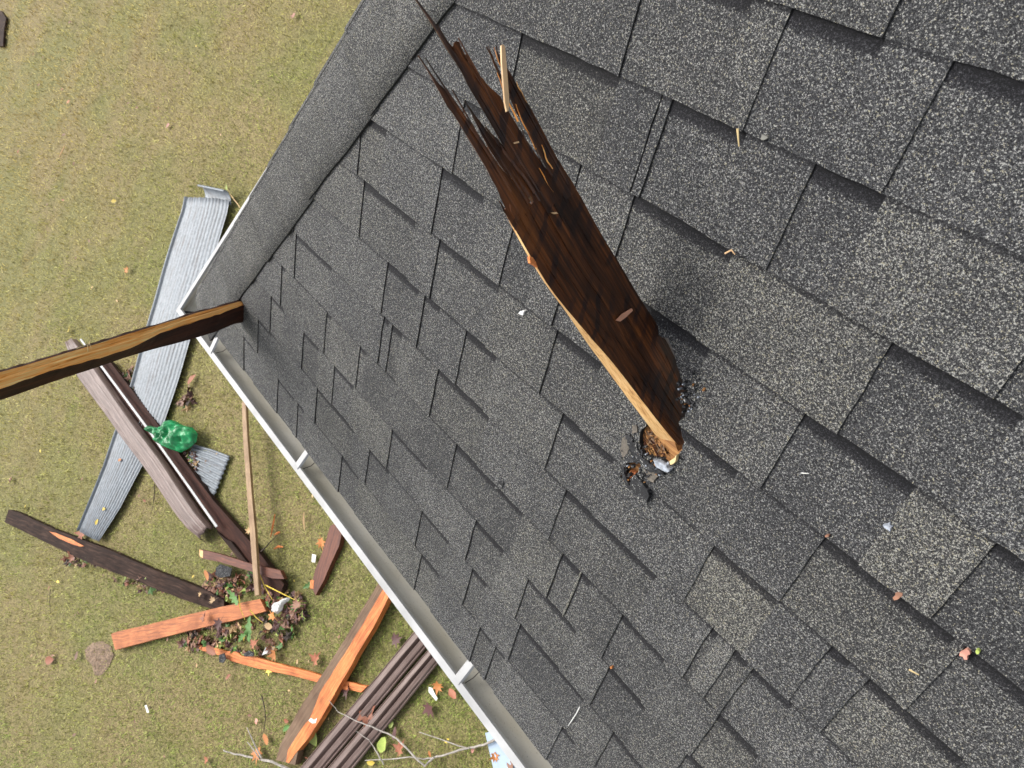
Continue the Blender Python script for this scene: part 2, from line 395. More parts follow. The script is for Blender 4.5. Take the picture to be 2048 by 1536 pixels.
GAPS = {
-1: [(0.111, 0.281)],
0: [(-0.227, -0.057), (-0.003, 0.116), (0.191, 0.361)],
1: [(-0.45, -0.225), (-0.145, -0.142), (-0.125, 0.002), (0.102, 0.196), (0.4, 0.57)],
2: [(-0.876, -0.866), (-0.567, -0.516), (-0.256, -0.252), (-0.137, 0.049), (0.283, 0.433)],
3: [(-0.909, -0.808), (-0.602, -0.465), (-0.373, -0.296), (-0.222, 0.074), (0.236, 0.392), (0.491, 0.661)],
4: [(-0.879, -0.664), (-0.576, -0.376), (-0.209, -0.096), (0.058, 0.194), (0.34, 0.524), (0.537, 0.616)],
5: [(-1.213, -1.204), (-0.75, -0.619), (-0.596, -0.538), (-0.443, -0.341), (-0.142, -0.007), (0.215, 0.337), (0.426, 0.456), (0.485, 0.62)],
6: [(-1.203, -1.001), (-0.742, -0.717), (-0.703, -0.659), (-0.51, -0.323), (-0.082, 0.154), (0.276, 0.29), (0.324, 0.351), (0.36, 0.434)],
7: [(-1.288, -1.265), (-1.013, -0.985), (-0.832, -0.799), (-0.403, -0.164), (-0.04, 0.012), (0.016, 0.043), (0.127, 0.236), (0.36, 0.442)],
8: [(-1.357, -1.267), (-1.139, -1.044), (-0.953, -0.845), (-0.648, -0.488), (-0.289, -0.185), (-0.099, 0.055), (0.15, 0.249), (0.353, 0.413)],
9: [(-1.453, -1.352), (-1.043, -0.823), (-0.738, -0.638), (-0.48, -0.359), (-0.26, -0.205), (-0.08, 0.132), (0.217, 0.302)],
10: [(-1.573, -1.487), (-1.301, -1.185), (-1.161, -1.117), (-0.875, -0.776), (-0.448, -0.367), (-0.189, -0.143), (-0.125, -0.09), (0.115, 0.158)]}
# tone of single tabs that stand out in the photo: (row, u of a point in the tab) -> (tone, yellow)
TONES = {(3, .45): (.80, .6), (4, .27): (.34, 0), (7, -.09): (.62, .4), (6, .30): (.84, .2), (7, .014): (.9, 1.0), (8, -.14): (.72, .2), (2, .15): (.74, .5), (4, 0.): (.55, .2),
         (1, .04): (.46, 0), (0, .05): (.46, 0), (3, .30): (.30, 0), (5, .28): (.78, .8), (5, .03): (.5, 0), (9, -.15): (.62, 0), (9, .02): (.3, 0), (5, .55): (.68, .5), (2, -.2): (.66, .2), (3, 0.1): (.62, .2), (1, .25): (.7, .3), (0, .4): (.62, .3)}
shingles = []
def tab(row, u0, u1, gap):
    w0, w1 = row * S - .022, (row + 1) * S
    if row == NROW - 1: w1 += .012
    jit = lambda a: random.uniform(-a, a)
    lo = .0 if gap else .0026; hi = .0036 if gap else .0068
    hi += random.uniform(-.0003, .0009)
    uu0, uu1 = (u0 - .012, u1 + .012) if gap else (u0, u1)
    sk = jit(.0025)
    pts = [(uu0, w0), (uu1, w0)]
    n = 5
    for i in range(1, n): f = i / n; pts.append((uu1 + (sk * f + jit(.0011) if not gap else 0), w0 + (w1 - w0) * f))
    pts.append((uu1 + (sk if not gap else 0), w1 + jit(.0008)))
    nb = max(3, int((uu1 - uu0) / .03))
    for i in range(1, nb): pts.append((uu1 + (uu0 - uu1) * i / nb, w1 + jit(.0011)))
    pts.append((uu0, w1 + jit(.0008)))
    pts = clip(pts)
    if len(pts) < 3: return
    zb = -.0045 - (row % 2) * .0003 - (0 if gap else .0006)
    bm = bmesh.new()
    f = plate(bm, pts, zb, lambda u, w_: lo + (hi - lo) * (w_ - w0) / (w1 - w0), 1, 0)
    uvl = bm.loops.layers.uv.new('UVMap')
    for l in f.loops:
        q = l.vert.co; l[uvl].uv = (q.x, (-q.y - 0) / CP - row * S)
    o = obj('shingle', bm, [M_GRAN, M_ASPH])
    tone = random.gauss(.50, .10) - (.06 if gap else 0); yel = max(0, random.gauss(.12, .2))
    for (r, um), (tn, yl) in TONES.items():
        if r == row and u0 <= um <= u1: tone, yel = tn, yl
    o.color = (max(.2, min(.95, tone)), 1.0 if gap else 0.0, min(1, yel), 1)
    o.parent = roof; o['row'] = row
    shingles.append((o, row, u0, u1))
for row in range(-7, NROW):
    g = list(GAPS.get(row, []))
    ul = crest_u((row + 1) * S) - .02
    if not g:
        x = ul + random.uniform(.1, .3)
        while x < UR - .3:
            wd = random.uniform(.09, .2); g.append((x, x + wd)); x += wd + random.uniform(.1, .3)
    else:
        x = g[-1][1] + random.uniform(.1, .25)
        while x < UR - .3:
            wd = random.uniform(.09, .2); g.append((x, x + wd)); x += wd + random.uniform(.1, .3)
    u = ul
    for a, b in g:
        if a - u > .002: tab(row, u, a, False)
        tab(row, a, b, True); u = b
    tab(row, u, UR, False)

# --- the hole punched by the board: cut the shingles (and the deck) with two ragged outlines
def ragged(px, amp=2.0, sub=4):
    out = []
    for i in range(len(px)):
        a, b = px[i], px[(i + 1) % len(px)]
        for k in range(sub):
            f = k / sub; j = amp if k else amp * .3
            out.append((a[0] + (b[0] - a[0]) * f + random.uniform(-j, j), a[1] + (b[1] - a[1]) * f + random.uniform(-j, j)))
    return out
HOLE1 = [(1296, 846), (1284, 862), (1282, 884), (1288, 905), (1306, 912), (1322, 914), (1345, 930), (1358, 912), (1370, 884), (1364, 866), (1362, 842), (1375, 832), (1383, 802), (1374, 778), (1362, 752), (1349, 705), (1338, 676), (1315, 670), (1300, 720), (1305, 790)]
HOLE2 = [(1253, 923), (1262, 920), (1274, 921), (1285, 926), (1284, 936), (1277, 946), (1271, 965), (1264, 968), (1258, 956), (1254, 938)]
DECKCUT = [(1376, 892), (1372, 850), (1390, 836), (1398, 800), (1380, 750), (1358, 690), (1330, 655), (1290, 680), (1300, 720), (1310, 790), (1335, 860), (1352, 905)]
def cutter(px, z0=-.08, z1=.05, amp=2.0):
    bm = bmesh.new(); plate(bm, [onroof(*p) for p in ragged(px, amp)], z0, z1)
    bmesh.ops.recalc_face_normals(bm, faces=bm.faces)
    return obj('cutter', bm, M_ASPH)
def cut(o, px, **kw):
    me0 = o.data; d0 = max(o.dimensions.x, o.dimensions.y)
    for amp in (2.0, 1.3, .9, .6, .3, 0.0):
        c = cutter(px, amp=amp, **kw)
        md = o.modifiers.new('cut', 'BOOLEAN'); md.operation = 'DIFFERENCE'; md.object = c; md.solver = 'EXACT'
        bpy.context.view_layer.update()
        me = bpy.data.meshes.new_from_object(o.evaluated_get(bpy.context.evaluated_depsgraph_get()))
        o.modifiers.clear(); bpy.data.objects.remove(c)
        area = lambda m_: sum(p.area for p in m_.polygons)
        if area(me) > .55 * area(me0): o.data = me; return
for px, rows in ((HOLE1, (3, 4, 5)), (HOLE2, (4, 5, 6))):
    us = [onroof(*p)[0] for p in px]
    for o, r, u0, u1 in shingles:
        if r in rows and u1 + .02 > min(us) and u0 - .02 < max(us): cut(o, px)
cut(roof, DECKCUT)

# --- ridge caps along the hip
CR0 = Vector((crest_u(0), 0, 0)); cd = Vector((-.832, -CP, -SP)).normalized()       # down along the crest
n1 = NR; n2 = Vector((-SP, 0, CP))
a1 = cd.cross(n1); a1 = a1 if a1.x > 0 else -a1
a2 = cd.cross(n2); a2 = a2 if a2.x < a1.x and a2.dot(a1) < 0 else -a2
def cap(q0, q1, last=False):
    """one cap: q measured down the crest from CR0"""
    ww = .186 + random.uniform(-.0035, .0035); skew = random.uniform(-.003, .004)
    nq, ts = 4, [-1, -.66, -.33, -.12, -.05, 0, .05, .12, .33, .66, 1]
    bm = bmesh.new(); top, bot = [], []
    for i in range(nq + 1):
        f = i / nq; q = q0 + (q1 - q0) * f; rt, rb = [], []
        h = .0080 + .0048 * f
        for t_ in ts:
            wloc = ww + (skew * f) + (random.uniform(-.0015, .0015))
            d = abs(t_) * wloc; a, n_ = (a1, n1) if t_ >= 0 else (a2, n2)
            rd = .022; bend = max(0, 1 - d / rd)
            nn = (n1 + n2).normalized() if t_ == 0 else n_.lerp((n1 + n2).normalized(), .5 * bend)
            p = CR0 + cd * (q + (random.uniform(-.0012, .0012) if i == nq else 0)) + a * d + nn * (h - .017 * bend * bend)
            rt.append(bm.verts.new(p)); rb.append(bm.verts.new(p - nn * (h + .001 if abs(t_) < .9 else h * .8)))
        top.append(rt); bot.append(rb)
    uvl = bm.loops.layers.uv.new('UVMap'); m_ = len(ts)
    for i in range(nq):
        for j in range(m_ - 1):
            f = bm.faces.new((top[i][j], top[i][j + 1], top[i + 1][j + 1], top[i + 1][j])); f.smooth = True
            bm.faces.new((bot[i][j], bot[i + 1][j], bot[i + 1][j + 1], bot[i][j + 1])).material_index = 1
        for j in (0, m_ - 1):
            bm.faces.new((top[i][j], top[i + 1][j], bot[i + 1][j], bot[i][j])).material_index = 1
    for i in (0, nq):
        for j in range(m_ - 1): bm.faces.new((top[i][j], top[i][j + 1], bot[i][j + 1], bot[i][j])).material_index = 1
    for f in bm.faces:
        for l in f.loops: l[uvl].uv = (0, 1)
    o = obj('ridge_cap', bm, [M_GRAN, M_ASPH]); o.parent = roof
    o.color = (min(.9, max(.4, random.gauss(.56, .08))), 0, random.uniform(.1, .5), 1)
qe = (NROW * S) / (cd.y / -CP) if False else NROW * S * math.sqrt(.832 ** 2 + 1)    # crest length to the eave
q = qe - .070; first = True
while q > -1.6:
    cap(q - .232, q + random.uniform(-.004, .004)); q -= .198

# --- the slope beyond the hip
bm = bmesh.new()
def uw2(y, h=0.0, w_=0.0): return Vector((0, 0, 0))
def far_pt(w_, y, h):                        # point on the other slope, w_ down from the level of CR0
    return Vector((crest_u(w_) , y, -w_ * SP)) + n2 * h
for k in range(-7, NROW):
    w0, w1 = k * S - .02, (k + 1) * S
    vs = []
    for h0, h1 in ((-.02, -.02), (.0026, .0068)):
        for (w_, h, y) in ((w0, h0, -w0 * CP), (w0, h0, 6.0), (w1, h1, 6.0), (w1, h1, -w1 * CP + (.05 if k == NROW - 1 else 0))):
            vs.append(bm.verts.new(Vector((crest_u(0) - .832 * w_, y, -w_ * SP)) + n2 * h))
    a, b = vs[:4], vs[4:]
    bm.faces.new(b); bm.faces.new(a[::-1]).material_index = 1
    for i in range(4): bm.faces.new((a[i], a[(i + 1) % 4], b[(i + 1) % 4], b[i])).material_index = 1
uvl = bm.loops.layers.uv.new('UVMap')
for f in bm.faces:
    for l in f.loops: l[uvl].uv = (0, 1)
fs = obj('far_slope', bm, [M_GRAN, M_ASPH]); fs.parent = roof; fs.color = (.5, 0, .2, 1)

# --- fascia, soffit and wall
XE = crest_u(NROW * S)                       # eave corner x
def box(bm, a, b, mi=0):
    vs = [bm.verts.new((x, y, z)) for z in (a[2], b[2]) for y in (a[1], b[1]) for x in (a[0], b[0])]
    for f in ((0, 2, 3, 1), (4, 5, 7, 6), (0, 1, 5, 4), (2, 6, 7, 3), (0, 4, 6, 2), (1, 3, 7, 5)):
        bm.faces.new([vs[i] for i in f]).material_index = mi
FY = EY + .028; FX = XE + .028
bm = bmesh.new(); box(bm, (FX, FY, EZ - .19), (UR, FY + .02, EZ - .012)); box(bm, (FX, FY + .021, EZ - .19), (FX + .02, 6, EZ - .012))
par(obj('fascia', bm, M_FASCIA), house)
bm = bmesh.new(); box(bm, (FX + .021, FY + .021, EZ - .18), (UR, 6, EZ - .17)); par(obj('soffit', bm, M_FASCIA), house)
bm = bmesh.new(); box(bm, (FX + .42, FY + .42, GZ - .1), (UR, FY + .6, EZ - .181)); box(bm, (FX + .42, FY + .601, GZ - .1), (FX + .6, 6, EZ - .181)); par(obj('wall', bm, M_BRICKW), house)

# --- gutters: swept profile (outward distance from the fascia, height under the lip)
GT = EZ - .020
OUT = 1.405 + EY + .0 + .028                 # lip distance from the fascia
OUT = -(-1.408 - FY)
PROF = [(.002, -.012), (.002, -.098), (.050, -.100), (.074, -.096), (.084, -.080), (.098, -.060), (.1125, -.040), (OUT - .0035, -.030), (OUT, -.018), (OUT, .0), (OUT - .021, .0015), (OUT - .0225, -.007)]
def gutter(name, sweep, flip, label=None):
    bm = bmesh.new(); rows = []
    for s in sweep:
        r = []
        for (o_, z) in PROF:
            if flip: p = Vector((FX - o_ * 1.0, s if s is not None else 0, GT + z))
            else: p = Vector((s, FY - o_, GT + z))
            r.append(p)
        rows.append(r)
    # mitre: first section lies on the 45 degree line of the corner
    for j, (o_, z) in enumerate(PROF):
        rows[0][j] = Vector((FX - o_ * 1.0, FY - o_, GT + z))
    vs = [[bm.verts.new(p) for p in r] for r in rows]
    for i in range(len(vs) - 1):
        for j in range(len(PROF) - 1):
            f = bm.faces.new((vs[i][j], vs[i + 1][j], vs[i + 1][j + 1], vs[i][j + 1])); f.smooth = False
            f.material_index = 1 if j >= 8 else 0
    for r in vs[1:]:
        for v_ in r: v_.co += Vector((0, 0, random.uniform(-.0006, .0006)))
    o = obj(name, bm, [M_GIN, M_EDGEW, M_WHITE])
    md = o.modifiers.new('sheet', 'SOLIDIFY'); md.thickness = .0015; md.offset = 0
    return par(o, house)
sw = [0] + [XE + .35 + i * .25 for i in range(16)]
g1 = gutter('gutter', sw, False)
g2 = gutter('gutter', [0] + [FY + .35 + i * .4 for i in range(14)], True)
# sealant at the box mitre
def strip(name, pts, wd, th, mat, parent, tone=None):
    bm = bmesh.new(); prev = None
    for i, p in enumerate(pts):
        d = (pts[min(i + 1, len(pts) - 1)] - pts[max(i - 1, 0)]).normalized(); sd_ = d.cross(Vector((0, 0, 1))).normalized()
        k = wd * random.uniform(.75, 1.25) / 2
        ring = [bm.verts.new(p + sd_ * k), bm.verts.new(p + sd_ * k * .5 + Vector((0, 0, th))), bm.verts.new(p - sd_ * k * .5 + Vector((0, 0, th))), bm.verts.new(p - sd_ * k)]
        if prev:
            for a in range(3): bm.faces.new((prev[a], ring[a], ring[a + 1], prev[a + 1]))
            bm.faces.new((prev[3], ring[3], ring[0], prev[0]))
        else: bm.faces.new(ring)
        prev = ring
    bm.faces.new(prev[::-1])
    o = obj(name, bm, mat); 
    return par(o, parent)
def seam(s, flip):
    pts = []
    for (o_, z) in PROF[1:9]:
        pts.append(Vector((FX - o_ * 1.0, s, GT + z + .002)) if flip else Vector((s, FY - o_, GT + z + .002)))
    # fill between profile corners
    res = []
    for a, b in zip(pts[:-1], pts[1:]):
        for k in range(3): res.append(a.lerp(b, k / 3) + Vector((0, random.uniform(-.002, .002), 0)))
    return res + [pts[-1]]
bpy.context.view_layer.update()
mit = [Vector((FX - o_ * 1.0, FY - o_, GT + z + .003)) for (o_, z) in PROF[1:9]]
strip('sealant_bead', mit, .010, .003, M_BLACK, g1)
strip('sealant_bead', seam(FX + .035, False), .009, .003, M_BLACK, g1)
strip('sealant_bead', seam(FY + .13, True), .009, .003, M_BLACK, g2)
def hanger(xp, yp, kind, twist=0):
    p = at(xp, yp, GT); x = p.x
    bm = bmesh.new()
    hw = .0145
    prof = [(.004, -.006), (.010, .004), (OUT - .020, .005), (OUT - .012, .004), (OUT - .014, -.006)]
    rows = [[bm.verts.new((x + s * hw + twist * o_, FY - o_, GT + z + dz)) for (o_, z) in prof for dz in (0,)] for s, dz in ((-1, 0), (-.7, 0), (.7, 0), (1, 0))]
    for i, r in enumerate(rows):
        if i in (0, 3):
            for v_ in r: v_.co.z -= .006
    for i in range(3):
        for j in range(len(prof) - 1): bm.faces.new((rows[i][j], rows[i + 1][j], rows[i + 1][j + 1], rows[i][j + 1]))
    o = obj('gutter_hanger', bm, M_EDGEW); md = o.modifiers.new('t', 'SOLIDIFY'); md.thickness = .002
    par(o, house)
    # clip hook running down inside the gutter
    bm = bmesh.new()
    path = [Vector((x + hw + .002 + twist * .1, FY - o_, GT + z)) for (o_, z) in ((.012, -.004), (.02, -.03), (.05, -.05), (.09, -.035), (OUT - .016, -.004))]
    tube(bm, path, [.0012] * 5, 5); par(obj('hanger_clip', bm, M_BLACK), house)
def tube(bm, pts, rad, seg=6):
    prev = None
    for i, p in enumerate(pts):
        d = (pts[min(i + 1, len(pts) - 1)] - pts[max(i - 1, 0)]).normalized()
        a = d.cross(Vector((0, 0, 1))); a = a.normalized() if a.length > .01 else Vector((1, 0, 0)); b = d.cross(a)
        ring = [bm.verts.new(p + (a * math.cos(k * 2 * math.pi / seg) + b * math.sin(k * 2 * math.pi / seg)) * rad[i]) for k in range(seg)]
        if prev:
            for k in range(seg): bm.faces.new((prev[k], ring[k], ring[(k + 1) % seg], prev[(k + 1) % seg]))
        else: bm.faces.new(ring[::-1])
        prev = ring
    bm.faces.new(prev)
hanger(420, 690, 0, twist=.25); hanger(600, 925, 0); hanger(925, 1348, 0)
for (x, y) in ((399, 665), (415, 537)):
    bm = bmesh.new(); p = at(x, y, GT - .075); bmesh.ops.create_icosphere(bm, subdivisions=1, radius=.005, matrix=Matrix.Translation(p)); par(obj('gutter_screw', bm, M_BLACK), house)

# ================================================================ THE BOARD DRIVEN THROUGH THE ROOF
dirw = -Vector((0.49032416, -0.34047642, -0.80228301)).normalized()    # up along the board
vm = ray(1250, 740).normalized(); vperp = (vm - dirw * vm.dot(dirw)).normalized()
e0 = AX[0] * .851 - AX[1] * .525; e0 = (e0 - dirw * e0.dot(dirw)); e0 = (e0 - vperp * e0.dot(vperp)).normalized()
al = math.radians(36)
NF = (-vperp * math.cos(al) + e0 * math.sin(al)).normalized()           # normal of the wide face
PB = deep(1258, 753, 1.065)                                             # a point on the face's left arris
WD = (NF.cross(dirw)); WD = WD if WD.dot(e0) > 0 else -WD               # across the face
def bface(x, y): 
    p = onplane(x, y, PB, NF); q = p - PB
    return q.dot(dirw), q.dot(WD)                                       # (along, across)
BMAT = Matrix((dirw, WD, dirw.cross(WD))).transposed()                  # local X along the grain
BN = dirw.cross(WD); BS = 1 if BN.dot(NF) > 0 else -1                    # +BS*z is out of the face
board = empty('impaled_board', uw(.08, .627), 'long dark brown splintered board driven upright through the grey shingle roof', 'board')
def blocal(name, polys, mats, parent):
    """polys: list of (verts [(s,t,n)], faces [(idx.., mat)]) in board coordinates"""
    bm = bmesh.new()
    for vs, fs in polys:
        vv = [bm.verts.new((s, t, n * BS)) for s, t, n in vs]
        for f, mi in fs:
            try: bm.faces.new([vv[i] for i in f]).material_index = mi
            except ValueError: pass
    o = obj(name, bm, mats)
    o.matrix_world = Matrix.Translation(PB) @ BMAT.to_4x4()
    o.parent = parent; o.matrix_parent_inverse = Matrix.Translation(parent.location).inverted()
    return o
lef = [bface(x, y) for x, y in ((1363, 898), (1312, 838), (1261, 770), (1211, 708), (1158, 648), (1123, 606), (1090, 560), (1059, 509), (1018, 434), (994, 379), (960, 314), (919, 249), (891, 212), (864, 161), (833, 113))]
rig = [bface(x, y) for x, y in ((1406, 832), (1387, 793), (1364, 748), (1343, 698), (1278, 592), (1213, 485), (1178, 424), (1144, 362), (1110, 308), (1069, 232), (1042, 185), (1018, 147))]
def interp(tab_, s):
    tb = sorted(tab_)
    if s <= tb[0][0]: return tb[0][1]
    for a, b in zip(tb[:-1], tb[1:]):
        if s <= b[0]: return a[1] + (b[1] - a[1]) * (s - a[0]) / max(1e-6, b[0] - a[0])
    return tb[-1][1]
TH = [(bface(1363, 890)[0], .040), (bface(1312, 838)[0], .037), (bface(1258, 753)[0], .032), (bface(1190, 680)[0], .019), (bface(1123, 606)[0], .006), (bface(1059, 509)[0], .005)]
S0 = min(lef[0][0], rig[0][0]) - .10                                    # runs on below the roof
THC = {}
def xl(y):
    L_ = ((1053, 500), (1121, 606), (1169, 678), (1251, 790), (1285, 835), (1336, 903), (1380, 960))
    if y < 500: return -1e9
    for (a, b), (c_, d_) in zip(L_[:-1], L_[1:]):
        if y <= d_: return a + (c_ - a) * (y - b) / (d_ - b)
    return L_[-1][0]
def thick(s):                                                           # the timber is split off obliquely, so it thins upward
    key = round(s, 4)
    if key in THC: return THC[key]
    p0 = PB + dirw * s + WD * interp(lef, s); best = .005
    for k in range(1, 60):
        q = p0 - NF * (k * .001) - CAM; dz = q.dot(AX[2]); x, y = q.dot(AX[0]) / dz * F + 1024, q.dot(AX[1]) / dz * F + 768
        if x < xl(y): best = k * .001; break
    THC[key] = max(.005, min(best, .042)); return THC[key]
NST = 16
tops = []
nb = bface(1045, 379)[0], bface(1115, 371)[0], bface(1057, 369)[0]
strandlen = []
for i in range(NST):
    strandlen.append(None)
relief = [random.uniform(-.0012, .0012) for _ in range(NST)]
fr = [0.0]
for i in range(NST): fr.append(fr[-1] + random.choice((.4, .7, 1.0, 2.2)))
fr = [x / fr[-1] for x in fr]
polys = []; sidepolys = []
STOP = bface(1072, 345)[0]
ns = 26
for i in range(NST):
    f0, f1 = fr[i], fr[i + 1]
    vs, fs = [], []
    top = STOP - random.uniform(0.0, .03)
    for k in range(ns + 1):
        s = S0 + (top - S0) * k / ns
        l, r = interp(lef, s), interp(rig, s)
        if s < lef[0][0]: l = lef[0][1]
        if s < rig[0][0]: r = max(rig[0][1], l + .086)
        wa = .0016 * mnoise.noise(Vector((s * 9, i * 3.1, 0))); wb = .0016 * mnoise.noise(Vector((s * 9, (i + 1) * 3.1, 0)))
        t0, t1 = l + (r - l) * f0 + (wa if i else 0), l + (r - l) * f1 + (wb if i < NST - 1 else 0)
        rl = relief[i] * (0.5 + 2.2 * max(0, (s - lef[4][0]) / .4)) + .0006 * math.sin(s * 57 + i * 2.1)
        vs += [(s, t0, rl), (s, t1, rl), (s, t1, -thick(s)), (s, t0, -thick(s))]
    for k in range(ns):
        a, b = 4 * k, 4 * k + 4
        fs.append(((a, b, b + 1, a + 1), 0)); fs.append(((a + 1, b + 1, b + 2, a + 2), 0 if i < NST - 1 else 1)); fs.append(((a + 2, b + 2, b + 3, a + 3), 0)); fs.append(((a + 3, b + 3, b, a), 1 if i == 0 else 0))
    fs.append(((0, 1, 2, 3), 0)); z = 4 * ns; fs.append(((z + 3, z + 2, z + 1, z), 0))
    polys.append((vs, fs))
bb = blocal('board_body', polys, [M_SHADE_STAIN, M_TAN], board)
def sliver(leftpx, rightpx, dn=0.0, bend=0.0, mats=None, name='splinter', th=.0045, label=None, rag=.0007):
    """a spike of wood between two traced edges; first point of both is the tip"""
    A = sorted(bface(*p) for p in leftpx); B = sorted(bface(*p) for p in rightpx)
    s0 = min(A[0][0], B[0][0]) - .012; s1 = max(A[-1][0], B[-1][0]); n = 18
    vs, fs = [], []
    for k in range(n + 1):
        f = k / n; s = s0 + (s1 - s0) * f
        l, r = interp(A, s), interp(B, s)
        j = rag * random.uniform(-1, 1) * (1 - f * .4)
        mid = (l + r) / 2; hw = abs(r - l) / 2 * (1 if k < n else .25)
        if hw < .0008: hw = .0008
        off = dn + bend * f * f
        tt = th * (1 - .75 * f)
        vs += [(s, mid - hw + j, off), (s, mid + j * .5, off + tt * .35), (s, mid + hw + j, off), (s, mid + hw * .8 + j, off - tt), (s, mid - hw * .8 + j, off - tt)]
    for k in range(n):
        a, b = 5 * k, 5 * k + 5
        for q_ in range(5): fs.append(((a + q_, b + q_, b + (q_ + 1) % 5, a + (q_ + 1) % 5), 0))
    fs.append(((0, 1, 2, 3, 4), 0)); z = 5 * n; fs.append(((z + 4, z + 3, z + 2, z + 1, z), 0))
    o = blocal(name, [(vs, fs)], mats or [M_SHADE_STAIN], board)
    if label: o['label'] = label
    return o
sliver([(833, 113), (864, 161), (891, 212), (919, 249), (960, 314), (994, 379), (1018, 434)], [(834, 112), (868, 160), (902, 195), (936, 253), (973, 304), (1010, 345), (1045, 381)], bend=.004)
sliver([(932, 212), (953, 252), (978, 300), (1010, 342), (1045, 379)], [(933, 212), (958, 243), (978, 268), (1018, 318), (1057, 371)], dn=-.001, bend=.004)
sliver([(973, 253), (993, 283), (1022, 325), (1056, 370)], [(974, 253), (1000, 282), (1030, 322), (1064, 366)], dn=.001, bend=-.004)
sliver([(815, -14), (837, 17), (864, 55), (891, 99), (919, 143), (939, 181), (973, 236), (1018, 311), (1060, 372)], [(816, -16), (841, 16), (868, 52), (898, 92), (939, 130), (973, 171), (997, 191), (1025, 236), (1059, 290), (1118, 374)], bend=.006, th=.007)
sliver([(898, 92), (912, 112), (930, 140)], [(912, 82), (925, 108), (945, 140)], bend=.006, rag=.002)
sliver([(926, 112), (938, 132), (955, 162)], [(931, 110), (950, 138), (973, 171)], bend=.004, rag=.002)
sliver([(994, 113), (1007, 164), (1028, 222), (1059, 267), (1086, 314), (1115, 373)], [(996, 113), (1018, 147), (1042, 185), (1069, 232), (1110, 308), (1144, 366)], bend=.003, th=.006)
sliver([(973, 102), (985, 130), (1003, 163)], [(975, 102), (990, 130), (1010, 163)], bend=.006, th=.002)
sliver([(982, 97), (992, 120), (1012, 152)], [(984, 97), (997, 120), (1017, 152)], bend=.01, th=.002)
sliver([(994, 403), (1006, 424), (1022, 446)], [(996, 403), (1012, 424), (1030, 446)], bend=.004, th=.002)
for tip_, b0, b1 in (((912, 78), (1052, 330), (1064, 332)), ((846, 118), (1000, 350), (1012, 352)), ((945, 150), (1070, 345), (1080, 348)), ((968, 96), (1088, 330), (1096, 334)),
                     ((925, 205), (1040, 385), (1050, 388)), ((870, 52), (990, 258), (1004, 262)), ((1012, 150), (1120, 345), (1130, 350)), ((900, 182), (1005, 362), (1014, 366)), ((955, 190), (1062, 362), (1070, 366))):
    sliver([tip_, b0], [(tip_[0] + 1.5, tip_[1] - .5), b1], dn=.0015, bend=.003, th=.0022, rag=.0002)
# many fine hair splinters along the torn end
r_ = random.Random(5)
for k in range(26):
    s_ = r_.uniform(bface(1060, 430)[0], bface(930, 200)[0]); l_, rr_ = interp(lef, s_), interp(rig, s_)
    t_ = l_ + (rr_ - l_) * r_.random(); L_ = r_.uniform(.02, .075); dv = r_.uniform(-.05, .05); wd = r_.uniform(.0006, .0019); up_ = r_.uniform(.0, .009)
    vs, fs = [], []
    for i in range(7):
        f = i / 6; w_ = wd * (1 - .85 * f); y_ = t_ + dv * L_ * f + .0008 * math.sin(f * 9 + k); o_ = .0006 + up_ * f * f
        vs += [(s_ + L_ * f, y_ - w_, o_ - .001), (s_ + L_ * f, y_, o_ + .0012 * (1 - f)), (s_ + L_ * f, y_ + w_, o_ - .001)]
    for i in range(6):
        for a, b in ((0, 1), (1, 2), (2, 0)): fs.append(((3 * i + a, 3 * i + 3 + a, 3 * i + 3 + b, 3 * i + b), 0))
    blocal('splinter', [(vs, fs)], [M_SHADE_STAIN if k % 4 else M_SPLIT], board)
# dark splits in the face are real gaps; two long ones are thin recessed gouges with pale chips beside them
def flatbit(name, px, mat, parent, plane_p, plane_n, lift=.001, th=.0015, label=None, smooth=False):
    pts = [onplane(x, y, plane_p, plane_n) for x, y in px]
    bm = bmesh.new(); n_ = plane_n.normalized()
    if n_.dot(CAM - plane_p) < 0: n_ = -n_
    a = [bm.verts.new(p + n_ * lift) for p in pts]; b = [bm.verts.new(p + n_ * (lift + th)) for p in pts]
    bm.faces.new(b); bm.faces.new(a[::-1])
    for i in range(len(pts)): bm.faces.new((a[i], a[(i + 1) % len(pts)], b[(i + 1) % len(pts)], b[i]))
    o = obj(name, bm, mat)
    if label: o['label'] = label
    if parent: par(o, parent)
    return o
flatbit('wood_chip', [(1228, 641), (1240, 628), (1259, 617), (1261, 621), (1248, 634), (1236, 643)], leafm('pink_chip', (.5, .25, .16), .2), board, PB, NF, .003, .002)
flatbit('wood_chip', [(1024, 286), (1033, 284), (1034, 287), (1025, 289)], M_TANSTRAW, board, PB, NF, .003, .002)
flatbit('wood_chip', [(1098, 426), (1108, 425), (1112, 428), (1104, 429)], M_TANSTRAW, board, PB, NF, .003, .002)
flatbit('orange_chip', [(1058, 513), (1064, 514), (1071, 524), (1075, 535), (1068, 530), (1060, 526)], M_ORANGE, board, PB, NF, -.004, .005)
# pale free stick standing out of the split
o = flatbit('pale_stick', [(1000, 92), (1003, 90), (1007, 94), (1010, 125), (1014, 175), (1016, 205), (1014, 223), (1011, 224), (1007, 205), (1004, 165), (1001, 125)], M_TANSTRAW, board, PB + NF * .02, NF, 0, .003, label='pale yellow sliver of clean wood')

